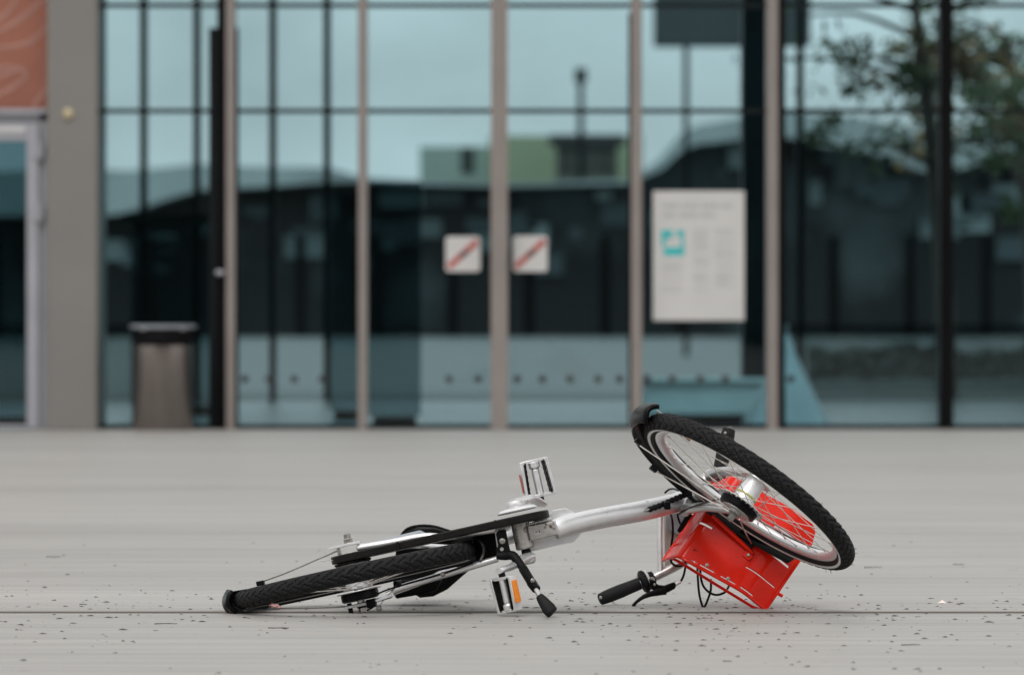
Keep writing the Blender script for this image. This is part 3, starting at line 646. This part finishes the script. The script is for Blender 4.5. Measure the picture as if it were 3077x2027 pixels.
# weld beads and the bare bottom bracket box
bbx = MB()
BBc = P(1570, 1605, -.10)
bbx.cyl(BBc - l * .037, BBc + l * .037, .0235, 28)
def PQ(pts, d): return [P(x, y, d) for x, y in pts]
box = MB().prism(PQ([(1584, 1581), (1590, 1577), (1660, 1566), (1664, 1570), (1676, 1601), (1673, 1606), (1600, 1624), (1594, 1620)], -.125), (0, .05, 0))
bbo = bbx.build('bottom_bracket', 'grimy', frame, 40)
box.build('bracket_box', 'grimy', frame, 40, bevel=.004)
MB().prism(PQ([(1604.5, 1593.5), (1624, 1589.5), (1627, 1602.5), (1607, 1607)], -.1264), (0, .001, 0)).build('sticker', 'white', frame, smooth=0)
sk = MB()
for (x0, x1, y) in ((1607, 1616, 1595.5), (1608, 1616.5, 1599.5)): sk.prism(PQ([(x0, y), (x1, y - 1.8), (x1, y - .3), (x0, y + 1.5)], -.1272), (0, .0006, 0))
sk.prism(PQ([(1618.5, 1592.5), (1622, 1591.8), (1624, 1599.5), (1620.5, 1600.3)], -.1272), (0, .0006, 0))
sk.build('sticker_print', 'signdark', frame, smooth=0)
wb = MB()
def beads(p, q, n, r):
    for i in range(n):
        c = p.lerp(q, i / (n - 1)); t_ = (q - p).normalized(); wb.lathe(c - t_ * r * .5, t_, [(0, r * .5), (r * .4, r), (r * .8, r * .75)], 10)
beads(P(1586, 1576, -.118), P(1655, 1558, -.118), 16, .0045); beads(P(1666, 1566, -.121), P(1678, 1604, -.121), 10, .0042); beads(P(1490, 1593, -.114), P(1533, 1581, -.114), 10, .0035)
beads(P(1588, 1583, -.124), P(1596, 1622, -.124), 9, .003)
wb.build('weld_bead', 'polish', frame, 60)

# chain case, chain ring guard and cranks
def Bc(p): q = p - RA; return q.dot(f), q.dot(l), q.dot(u)
bf, bl_, bu = Bc(BBc)
cs = []
for k in range(25):
    an = R(90 - 180 * k / 24); cs.append((bf + .076 * math.cos(an), bu + .076 * math.sin(an)))
for k in range(25):
    an = R(-90 - 180 * k / 24); cs.append((.052 * math.cos(an), .052 * math.sin(an)))
chain = MB().prism([B(a, -.058, c) for a, c in cs], l * .0195).build('chain_case', 'caseblack', bike, 40, bevel=.003)
for t_ in (.30, .88):
    a = bf * t_; MB().obox(B(a, -.0485, bu * t_ - .060), f * .0025, l * .0108, u * .008).build('joint', 'matteblack', chain, bevel=.001)
MB().lathe(BBc - l * .0615, -l, [(-.003, .050), (0, .051), (.006, .045), (.009, .020)], 48).build('chainring_guard', 'silver', bike)
cr = MB()
c0 = BBc - l * .082; c1 = P(1630, 1512, .06)
cr.tube([c0 - f * .01, c0.lerp(c1, .25) - l * .004, c0.lerp(c1, .6) - l * .012, c1 - (c1 - c0) * .05, c1 + (c1 - c0).normalized() * .012], [.010, .011, .010, .009, .0075], 14, up=l, rr=[.026, .020, .016, .015, .010], sub=4)
cr.lathe(c0 + l * .012, -l, [(0, .022), (.004, .024), (.016, .020)], 24); cr.build('crank', 'silver', bike, 50)
cl_ = MB(); d0 = BBc + l * .058; d1 = P(1505, 1712, -.235)
cl_.tube([d0 + f * .004, d0.lerp(d1, .2), d0.lerp(d1, .6) + l * .004, d1 - (d1 - d0) * .04, d1 + (d1 - d0).normalized() * .012], [.013, .012, .009, .008, .007], 14, up=l, rr=[.020, .018, .0145, .0145, .010], sub=4)
cl_.lathe(d0 - l * .008, l, [(0, .016), (.004, .0205), (.020, .020), (.026, .014)], 24); cl_.build('crank', 'silver', bike, 50)
MB().cyl(BBc + l * .0372, BBc + l * .052, .012, 16).build('axle', 'matteblack', bike)

def pedal(c, axis, side, th, w2, L2, label=None):
    """cage pedal: axis points outwards along the spindle, side across it; half width w2, half length L2"""
    pd = MB(); a = axis.normalized(); s_ = (side - a * side.dot(a)).normalized(); t_ = a.cross(s_).normalized()
    pd.cyl(c - a * L2 * .96, c + a * L2 * .5, .0105, 16); pd.lathe(c + a * L2 * .5, a, [(0, .0105), (.005, .0145), (L2 * .4, .0140)], 16)
    for e, k in ((-1, 1.0), (1, .88)):
        pd.obox(c + a * L2 * e * .94, s_ * w2 * k * .96, t_ * th, a * L2 * .085)
    for e in (-1, 1):
        q0 = c + s_ * e * w2 * 1.0 - a * L2; q1 = c + s_ * e * w2 * .86 + a * L2; m_ = (q0 + q1) / 2
        pd.obox(m_ + s_ * e * .001, s_ * .0040, t_ * th * 1.12, (q1 - q0) / 2)
    o = pd.build('pedal', 'polish', bike, 30, bevel=.0015)
    for e in (-1, 1):
        tr = MB(); nn = 13; vs = []
        for i in range(nn):
            k = -1 + 2 * i / (nn - 1); wk = w2 * (1.0 - .07 * (k + 1)); hw = .0021 if i % 2 else .0011
            for g in (-1, 1):
                for h_ in (-1, 1): vs.append(c + s_ * (e * (wk - .0075) + h_ * hw) + t_ * g * (th * 1.12 + .0012) + a * L2 * k * .93)
        fs = []
        for i in range(nn - 1): o2 = i * 4; fs += [(o2, o2 + 1, o2 + 5, o2 + 4), (o2 + 1, o2 + 3, o2 + 7, o2 + 5), (o2 + 3, o2 + 2, o2 + 6, o2 + 7), (o2 + 2, o2, o2 + 4, o2 + 6)]
        fs += [(0, 1, 3, 2), (nn * 4 - 4, nn * 4 - 3, nn * 4 - 1, nn * 4 - 2)]
        tr.add(vs, fs).build('grip_strip', 'matteblack', o, 0)
    rv = MB()
    return o, a, s_, t_
ped1, a1_, s1_, t1_ = pedal(P(1613, 1436, .06), (P(1602, 1387, .06) - P(1624, 1487, .06)), V((1, .25, .17)), .0085, .0365, .047)
MB().obox(P(1613, 1436, .06) - s1_ * .0418 - a1_ * .006, s1_ * .0012, t1_ * .006, a1_ * .024).build('pedal_reflector', 'signred', ped1, bevel=.001)
MB().cyl(P(1628, 1511, .06), P(1623, 1489, .06), .0085, 14).build('pedal_spindle', 'matteblack', ped1)
ped2, a2_, s2_, t2_ = pedal(P(1521, 1785, -.235), (P(1533, 1836, -.235) - P(1510, 1734, -.235)), V((.72, -.66, .12)), .0105, .031, .0435)
pc2 = P(1521, 1785, -.235)
MB().obox(pc2 + s2_ * .0352 - a2_ * .004, s2_ * .003, t2_ * .0085, a2_ * .028).build('pedal_reflector', 'orange', ped2, bevel=.001)
MB().cyl(P(1505, 1712, -.235), P(1511, 1737, -.235), .0085, 14).build('pedal_spindle', 'matteblack', ped2)

# kickstand
ksd = MB()
ksd.prism(PQ([(1490, 1602), (1498, 1594), (1520, 1590), (1526, 1622), (1533, 1652), (1536, 1664), (1510, 1670), (1491, 1662), (1488, 1655), (1497, 1640)], -.135), (0, .018, 0))
kick = ksd.build('kickstand', 'matteblack', bike, 35, bevel=.003)
MB().tube([P(1494, 1668, -.15), P(1516, 1669, -.155), P(1540, 1668, -.165), P(1560, 1690, -.18), P(1580, 1720, -.20), P(1606, 1764, -.235)], [.010, .011, .012, .0105, .0095, .0090], 14, sub=4).build('stand_leg', 'matteblack', kick)
MB().tube([P(1571, 1706, -.193), P(1600, 1754, -.226)], [.0115, .0115], 8).tube([P(1596, 1748, -.224), P(1612, 1770, -.243)], [.0125, .0115], 8).build('sleeve', 'blackplastic', kick, 20)
MB().tube([P(1600, 1752, -.23), P(1624, 1793, -.262)], [.0065, .0065], 10).build('inner_rod', 'alu', kick)
MB().tube([P(1620, 1789, -.26), P(1630, 1802, -.265), P(1648, 1826, -.275), P(1658, 1838, -.28), P(1661, 1841, -.281)], [.009, .012, .016, .016, .013], 18, up=(0, 1, 0), rr=[.009, .013, .0175, .0165, .012], sub=4).build('foot', 'rubber', kick)
# note radii: first across depth, second across the picture
MB().lathe(P(1509.5, 1624.5, -.1355), (0, -1, 0), [(0, .0075), (.003, .0075), (.004, .006)], 20).build('bolt', 'steel', kick)
MB().lathe(P(1508, 1649, -.1355), (0, -1, 0), [(0, .005), (.002, .005), (.003, .004)], 16).build('bolt', 'alu', kick)
MB().lathe(P(1600, 1743, -.238), (.2, -1, 0), [(0, .0055), (.003, .0055), (.004, .004)], 14).build('bolt', 'steel', kick)

sg_ = MB().prism(PQ([(1418, 1606), (1484, 1591), (1490, 1600), (1499, 1660), (1494, 1672), (1432, 1692)], -.02), (0, .008, 0)).build('splash_guard', 'matteblack', bike, 30, bevel=.002)
for x in (1448, 1460, 1472): MB().tube([P(x, 1603, -.022), P(x + 12, 1668, -.022)], .0016, 6).build('rib', 'blackplastic', sg_)
# gear change parts at the rear axle
MB().obox(P(1116, 1811, -.07), f * .012, l * .011, u * .012).build('gear_changer', 'blackplastic', bike, bevel=.002)
wire([P(1102, 1833, -.075), P(1115, 1826, -.075), P(1126, 1818, -.075), P(1130, 1806, -.075)], .0022, 'matteblack', name='gear_rod', sub=3)
wire([P(1190, 1762, -.07), P(1160, 1793, -.07), P(1141, 1818, -.07)], .0009, 'steel', name='gear_cable', sub=3)
MB().lathe(P(1138, 1826, -.08), (.1, -1, 0), [(0, .006), (.002, .008), (.006, .008), (.009, .005)], 12).build('cable_anchor', 'steel', bike, 20)
MB().cyl(P(1192, 1751, -.07), P(1204, 1757, -.07), .007, 12).build('cable_stop', 'blackplastic', bike)
wire([P(1120, 1790, -.06), P(1180, 1765, -.07), P(1330, 1722, -.095), P(1420, 1690, -.1)], .0022, 'matteblack', name='brake_cable', sub=3)
MB().lathe(P(1330, 1724, -.105), (.1, -1, 0), [(0, .006), (.003, .0065), (.006, .004)], 16).build('clamp_bolt', 'steel', bike)
wire([P(965, 1684, -.1), P(1000, 1682, -.1)], .0007, 'spoke', name='loose_wire'); MB().cyl(P(964, 1684.3, -.1), P(976, 1683, -.1), .0016, 6).build('wire_end', 'white', bike)
# lock housing over the rear wheel and saddle
lk = MB().prism(PQ([(1107, 1634), (1159, 1618.5), (1262, 1594), (1290, 1609), (1300, 1640), (1130, 1660)], .28), (0, .06, 0)).build('lock_housing', 'greyplastic', bike, 30, bevel=.004)  # sky reflection on the dark housing is put into this grey colour
MB().prism(PQ([(1146, 1632), (1158, 1620.5), (1174, 1628)], .279), (0, .01, 0)).build('lock_slot', 'matteblack', lk, smooth=0)
MB().prism(PQ([(1240, 1616), (1247, 1613.5), (1254, 1612.5), (1256, 1616.5), (1241, 1619)], .279), (0, .01, 0)).build('lock_slot', 'matteblack', lk, smooth=0)
MB().prism(PQ([(1180, 1745), (1184, 1776), (1188, 1798), (1238, 1790), (1310, 1775), (1330, 1740)], .28), (0, .06, 0)).build('lock_body', 'blackplastic', bike, 30, bevel=.005)
sd_ = MB(); SCN = P(1338, 1672, .47); n_ = 22
prof = [(-.125, .030, .012, .0), (-.115, .062, .022, 0), (-.085, .090, .030, .0), (-.05, .094, .032, 0), (-.01, .084, .030, 0), (.03, .062, .028, 0), (.075, .038, .024, 0), (.12, .026, .022, 0), (.145, .020, .018, 0), (.152, .008, .008, 0)]
vs = []
for (a, hw, th, _) in prof:
    for k in range(n_):
        an = 2 * math.pi * k / n_; cw = math.copysign(abs(math.cos(an)) ** .8, math.cos(an)); cu = math.sin(an)
        vs.append(SCN + f * a + l * hw * cw + u * (th * cu * (.6 if cu < 0 else 1) - .018 * cw * cw))
m_ = len(prof)
sd_.add(vs, [(i * n_ + k, i * n_ + (k + 1) % n_, (i + 1) * n_ + (k + 1) % n_, (i + 1) * n_ + k) for i in range(m_ - 1) for k in range(n_)] + [tuple(range(n_))[::-1], tuple(range((m_ - 1) * n_, m_ * n_))])
sad = sd_.build('saddle', 'blackplastic', bike, 60)
piping = [SCN + f * a + l * hw * 1.0 * sg - u * .020 for sg in (-1,) for (a, hw, th, _) in prof[1:8]]
MB().tube(piping, .003, 8, sub=4).build('piping', 'matteblack', sad)

# ------------------------------------------------------------------ fork, handlebar
fk = MB()
for sg in (1, -1):
    o_ = ls * .056 * sg
    fk.tube([CR + o_ * .9 - w * .0, CR + o_ - ax * .05, F(-.035, .056 * sg, .16), F(-.012, .056 * sg, .06), F(0, .058 * sg, .006)], [.0135, .0135, .0125, .0118, .0105], 16, up=w, sub=4, rr=[.014, .0135, .0118, .0105, .008])
    fk.lathe(F(0, .0655 * sg, 0) - ls * .007 * sg, ls * sg, [(0, .017), (.0015, .018), (.0055, .018), (.007, .016)], 24)
fk.tube([CR - ls * .066, CR - ls * .04 + ax * .012, CR + ax * .014, CR + ls * .04 + ax * .012, CR + ls * .066], [.012, .019, .022, .019, .012], 16, sub=4)
fork = fk.build('fork', 'alu', bike, 50)
# bars
bar = [P(1808, 1800, .29), P(1925, 1752, .31), P(1987, 1723, .32), P(2050, 1690, .335), P(2115, 1645, .36), P(2150, 1585, .38), P(2152, 1520, .40), P(2152, 1450, .425), P(2160, 1418, .43), P(2188, 1294, .455)]
hb = MB().tube(bar, .0112, 16, sub=5)
hb.tube([P(1986, 1722, .32), P(1985, 1640, .335), P(1985, 1532, .35)], .0098, 16)
hb.tube([P(1986, 1536, .352), CR + ax * .20], .010, 16)
hb.lathe(CR + ax * .154, ax, [(0, .022), (.06, .0225), (.066, .018)], 24)
handle = hb.build('handlebar', 'alu', bike, 50)
MB().prism(PQ([(1996, 1540), (2080, 1530), (2066, 1600), (2040, 1650), (2018, 1690), (1998, 1716)], .40), (0, .008, 0)).build('bar_plate', mat('warm_grey_plate', (.40, .34, .30), .5, .1), handle, 30, bevel=.002)
MB().prism(PQ([(1997, 1545), (2060, 1535), (2058, 1596), (2036, 1606), (2008, 1588), (2001, 1572)], .385), (0, .008, 0)).build('lamp_bracket', 'greyplastic', handle, 30, bevel=.002)
# grips: a lathe along the bar end
def grip(p0, p1, pr): return MB().lathe(p0, p1 - p0, pr, 28)
g0, g1 = P(1800, 1801, .29), P(1921, 1752, .31); Lg = (g1 - g0).length
gr = grip(g0, g1, [(0, .010), (.003, .0150), (.012, .0163), (.0135, .0155), (.0145, .0165), (.03, .0175), (.06, .0178), (.09, .0165), (Lg, .0162), (Lg + .002, .012)]).build('grip', 'rubber', bike, 40)
gd = (g1 - g0).normalized()
MB().lathe(g0 + gd * .0065 - V((.002, .0165, -.004)), (0, -1, .1), [(-.002, .004), (.0015, .004), (.002, .003)], 14).build('clamp_bolt', 'steel', gr)
sh = MB(); s0_ = g0 + gd * (Lg + .003)
sh.lathe(s0_, gd, [(0, .017), (.003, .0265), (.006, .0285), (.014, .0285), (.017, .026)], 36)
for k in range(22):
    an = 2 * math.pi * k / 22; q = gd.orthogonal().normalized(); q2 = gd.cross(q); dd = q * math.cos(an) + q2 * math.sin(an); sh.obox(s0_ + gd * .010 + dd * .0285, gd * .004, dd * .0016, gd.cross(dd) * .002)
shf = sh.build('gear_shifter', 'rubber', bike, 35)
MB().lathe(s0_ + gd * .0175, gd, [(0, .0265), (.001, .0275), (.005, .0272), (.007, .024)], 36).build('indicator_ring', 'white', shf)
MB().lathe(s0_ + gd * .025, gd, [(0, .018), (.002, .0195), (.012, .0185), (.014, .015)], 28).build('lever_clamp', 'blackplastic', bike)
cb = P(1959, 1741, .29); MB().lathe(cb, (.1, -1, .1), [(-.006, .0075), (.0, .0078), (.002, .0065)], 16).build('clamp_bolt', 'steel', bike)
lv = MB().prism(PQ([(1950, 1736), (1968, 1744), (1976, 1756), (1996, 1758), (2027, 1747), (2033, 1757), (2028, 1768), (2001, 1782), (1990, 1778), (1966, 1776), (1955, 1765)], .275), (0, .016, 0)).build('lever_body', 'blackplastic', bike, 35, bevel=.004)
MB().lathe(P(1967, 1755, .2745), (0, -1, 0), [(0, .0035), (.0015, .0035), (.002, .002)], 12).build('pivot_bolt', 'steel', lv)
MB().tube([P(2001, 1775, .275), P(1975, 1779, .27), P(1950, 1785, .265), P(1929, 1795, .26), P(1911, 1809, .258), P(1905, 1817, .258), P(1904, 1822, .258)], [.006, .006, .006, .0048, .004, .0046, .005], 12, sub=5, up=(0, 1, 0), rr=[.009, .0085, .007, .0052, .004, .005, .0055]).build('brake_lever', 'blackplastic', bike)
MB().cyl(P(2027, 1757, .283), P(2046, 1745, .283), .0048, 14).build('cable_adjuster', 'polish', bike)
# right grip, far side
h0, h1 = P(2191, 1288, .456), P(2160, 1424, .430); Lh = (h1 - h0).length; hd_ = (h1 - h0).normalized()
gr2 = grip(h0, h1, [(0, .010), (.002, .0165), (.018, .0188), (.0195, .0178), (.021, .019), (.06, .0195), (Lh, .0175), (Lh + .004, .02), (Lh + .03, .022), (Lh + .032, .012)]).build('grip', 'rubber', bike, 40)
MB().lathe(h0 + hd_ * .011 - V((.008, .016, 0)), (-.3, -1, .0), [(-.002, .004), (.0025, .004), (.003, .003)], 14).build('clamp_bolt', 'steel', gr2)
MB().tube([h0 - hd_ * .001 + V((-.008, 0, 0)), h0 - hd_ * .006, h0 - hd_ * .001 + V((.010, 0, 0))], .0014, 6, sub=3).build('end_clip', 'steel', gr2)
MB().prism(PQ([(2146, 1430), (2166, 1426), (2172, 1450), (2150, 1470), (2128, 1478), (2124, 1470), (2140, 1456)], .41), (0, .02, 0)).build('lever_clamp', 'blackplastic', bike, 35, bevel=.004)
MB().prism(PQ([(2118, 1468), (2140, 1458), (2168, 1452), (2172, 1462), (2150, 1490), (2136, 1500), (2124, 1486)], .39), (0, .02, 0)).build('brake_lever', 'blackplastic', bike, 35, bevel=.004)
MB().lathe(P(2148, 1456, .385), (0, -1, .2), [(0, .007), (.004, .006), (.008, .002)], 14).build('bell_button', 'red', bike)

# ------------------------------------------------------------------ the red front basket
F0, F1, F2, F3 = P(1993, 1681, .275), P(2035, 1667, .150), P(2232, 1775, .112), P(2301, 1831, .135)
pts = []
def bez(p0, p1, p2, n): return [p0 * (1 - t) ** 2 + p1 * 2 * t * (1 - t) + p2 * t * t for t in [i / n for i in range(n + 1)]]
def toward(p, q, d): return p + (q - p).normalized() * d
pts = [F0.lerp(toward(F1, F0, .022), i / 8) for i in range(8)] + bez(toward(F1, F0, .022), F1, toward(F1, F2, .022), 8)
a_ = toward(F1, F2, .022); b_ = toward(F2, F1, .022); pts += [a_.lerp(b_, i / 22) for i in range(1, 22)]
pts += bez(b_, F2, toward(F2, F3, .022), 8); c_ = toward(F2, F3, .022); pts += [c_.lerp(F3, i / 8) for i in range(1, 9)]
WB = .252; NW = 96; wd = -ls
cum = [0]
for i in range(1, len(pts)): cum.append(cum[-1] + (pts[i] - pts[i - 1]).length)
tot = cum[-1]; iF1 = 12; iF2 = 12 + 4 + 21 + 4
rc = .035
bm_ = MB(); vs = []
for i, p in enumerate(pts):
    inset = 0
    de = min(cum[i], tot - cum[i])
    if de < rc: inset = rc - math.sqrt(max(0, rc * rc - (rc - de) ** 2))
    for j in range(NW + 1):
        t_ = j / NW * WB; t_ = min(t_, WB - inset) if True else t_
        vs.append(p + wd * t_)
fs = []
sF1 = cum[iF1]; sF2 = cum[iF2]
for i in range(len(pts) - 1):
    s_ = (cum[i] + cum[i + 1]) / 2
    for j in range(NW):
        t_ = (j + .5) / NW * WB
        slot = False
        for c in (.0595, .124, .189):
            if abs(t_ - c) < .0021 and sF2 - .022 < s_ < tot - .012: slot = True
        for c in (.105, .17):
            if abs(t_ - c) < .0030 and sF1 - .008 < s_ < sF1 + .036: slot = True
        if abs(t_ - .0066) < .0012 and (sF1 + .035 < s_ < sF2 + .05) and (int(s_ / .019) % 3 != 0): slot = True
        if slot: continue
        q = [i * (NW + 1) + j, i * (NW + 1) + j + 1, (i + 1) * (NW + 1) + j + 1, (i + 1) * (NW + 1) + j]
        if (vs[q[0]] - vs[q[1]]).length < 1e-5 and (vs[q[2]] - vs[q[3]]).length < 1e-5: continue
        fs.append(q)
bm_.add(vs, fs); basket = bm_.build('basket', 'red', bike, 40, solid=.0022)
# rolled rim wires
for e, nm in ((0, 0), (1, 1)):
    pass
rim_l = [p - wd * .001 for p in pts[::2]] + [pts[-1]]
MB().tube(rim_l, .0042, 10).build('rim_wire', 'red', basket)
MB().tube([F0 + wd * t for t in (0, .05, .1, .15, .2, WB - .036)], .0036, 10).build('rim_wire', 'red', basket)
MB().tube([F3 + wd * t for t in (0, .05, .1, .15, .2, WB - .036)], .0036, 10).build('rim_wire', 'red', basket)
MB().tube([P(2020, 1676, .20), P(2036, 1684, .20), P(2150, 1754, .18), P(2262, 1822, .165), P(2288, 1831, .145)], .0040, 10).build('side_rail', 'red', basket)
MB().cyl(P(2338, 1782, .13), P(2352, 1790, .13), .0045, 10).build('stud', 'red', basket)
nb = (F2 - F1).cross(wd).normalized(); nb = nb if nb.y < 0 else -nb
def on_bottom(sx, sy):                              # the point of the basket floor seen at a photo pixel
    o_ = V((0, -D, H)); d = (P(sx, sy, 0) - o_).normalized(); t_ = (F1 - o_).dot(nb) / d.dot(nb); return o_ + d * t_
for (x, y) in ((2124.5, 1697), (2187.6, 1737.6)):
    MB().lathe(on_bottom(x, y) + nb * .001, nb, [(0, .0046), (.001, .0046), (.0014, .0032), (.0035, .003), (.0042, .002)], 16).build('bolt', 'steel', basket)
p0 = on_bottom(2141, 1558); p1 = on_bottom(2255, 1657)
MB().tube([p0 + nb * .03, p0.lerp(p1, .5) + nb * .022, p1 + nb * .010, p1 + nb * .004 + (p1 - p0).normalized() * .006], .0050, 10, sub=3).build('support_strut', 'red', basket)
MB().obox(on_bottom(2247, 1670) + nb * .004, (p1 - p0).normalized() * .012, (p1 - p0).normalized().cross(nb) * .009, nb * .004).build('strut_bracket', 'red', basket, bevel=.002)
MB().lathe(on_bottom(2249, 1669) + nb * .008, nb, [(0, .0045), (.003, .0042), (.004, .003)], 14).build('bolt', 'steel', basket)
blk = [on_bottom(x, y) + nb * .012 for x, y in ((2214, 1601), (2209, 1613), (2251, 1652), (2258, 1650), (2272, 1632), (2300, 1650), (2330, 1640), (2240, 1590))]
MB().prism(blk, nb * -.009).build('mounting_block', 'blackplastic', basket, 30, bevel=.002)
MB().prism([P(2034, 1594, .20), P(2043, 1601, .20), P(2051, 1593, .20), P(2082, 1546, .17), P(2066, 1536, .17)], (0, .012, 0)).build('rack_arm', 'matteblack', bike, 30, bevel=.002)

# ------------------------------------------------------------------ cables
def cable(pts, r=.0031, m='blackplastic'): return MB().tube(pts, r, 10, sub=6).build('cable', m, bike)
cable([P(2014, 1540, .22), P(2020, 1562, .26), P(2022, 1600, .28), P(2018, 1634, .29), P(2014, 1665, .30), P(2018, 1688, .30), P(2030, 1698, .30), P(2050, 1698, .31), P(2066, 1684, .32)])
cable([P(2046, 1745, .283), P(2054, 1728, .285), P(2059, 1705, .29), P(2061, 1680, .30), P(2068, 1650, .30)])
cable([P(2096, 1690, .25), P(2096, 1714, .23), P(2098, 1752, .22), P(2102, 1788, .21), P(2112, 1822, .21), P(2119, 1818, .21), P(2128, 1797, .21), P(2136, 1770, .22), P(2136, 1740, .24)])
cable([P(2104, 1700, .25), P(2106, 1734, .24), P(2114, 1760, .23), P(2131, 1778, .22), P(2153, 1786, .22), P(2178, 1778, .23), P(2190, 1760, .25)])
cable([P(2040, 1543, .15), P(2079, 1523, .05), P(2130, 1506, -.10), P(2158, 1500, -.19)], .0028)
cable([P(2036, 1543, .2), P(2038, 1556, .21), P(2046, 1576, .215)], .0028)
cable([P(1998, 1480, .26), P(2010, 1470, .25), P(2026, 1468, .22), P(2040, 1475, .19)], .0026)
gz = [P(1950, 1529, .085), P(1985, 1516, .11), P(2020, 1500, .14), P(2052, 1487, .16)]
cg = MB().tube([p + V((0, -.028, 0)) for p in gz], .0062, 12, sub=5)
for k in range(9):
    i = k / 8 * 2.99; a = gz[int(i)].lerp(gz[int(i) + 1], i - int(i)) + V((0, -.028, 0)); t_ = (gz[3] - gz[0]).normalized(); cg.lathe(a, t_, [(0, .0065), (.002, .0078), (.007, .0078), (.0085, .0066)], 14)
cgo = cg.build('cable_guard', 'rubber', bike, 40)
MB().tube([P(1938, 1535, .05), P(1953, 1528, .058)], [.0022, .003], 8).build('cable_end', 'steel', cgo)
MB().obox(P(2005, 1518, .075), V((.008, 0, 0)), V((0, .01, 0)), V((0, 0, .010))).build('cable_clip', 'blackplastic', bike, bevel=.003)

# ------------------------------------------------------------------ fallen petals
pb = MB(); rp = random.Random(2)
for k in range(7):
    c = P(826 + rp.uniform(-13, 13), 1822 + rp.uniform(-6, 4), .0); a = V((rp.gauss(0, 1), rp.gauss(0, 1), rp.gauss(0, .6))).normalized() * .009; b2 = a.orthogonal().normalized() * .005
    pb.add([c - a, c + b2, c + a, c - b2, c + V((0, 0, .003))], [(0, 1, 4), (1, 2, 4), (2, 3, 4), (3, 0, 4), (0, 3, 2, 1)])
o = pb.build('flower_bud', 'pink', smooth=0); tag(o, 'crumpled pink flower bud lying under the rear tyre', 'flower')
pt_ = MB(); c = P(2829, 1811, .39); c.z = .004
pt_.add([c + V((-.012, 0, -.003)), c + V((0, -.008, -.002)), c + V((.014, 0, -.003)), c + V((0, .009, 0)), c + V((.002, 0, .006))], [(0, 1, 4), (1, 2, 4), (2, 3, 4), (3, 0, 4), (0, 3, 2, 1)])
o = pt_.build('petal', 'petal', smooth=60); tag(o, 'single fallen white petal on the deck right of the bicycle', 'petal')
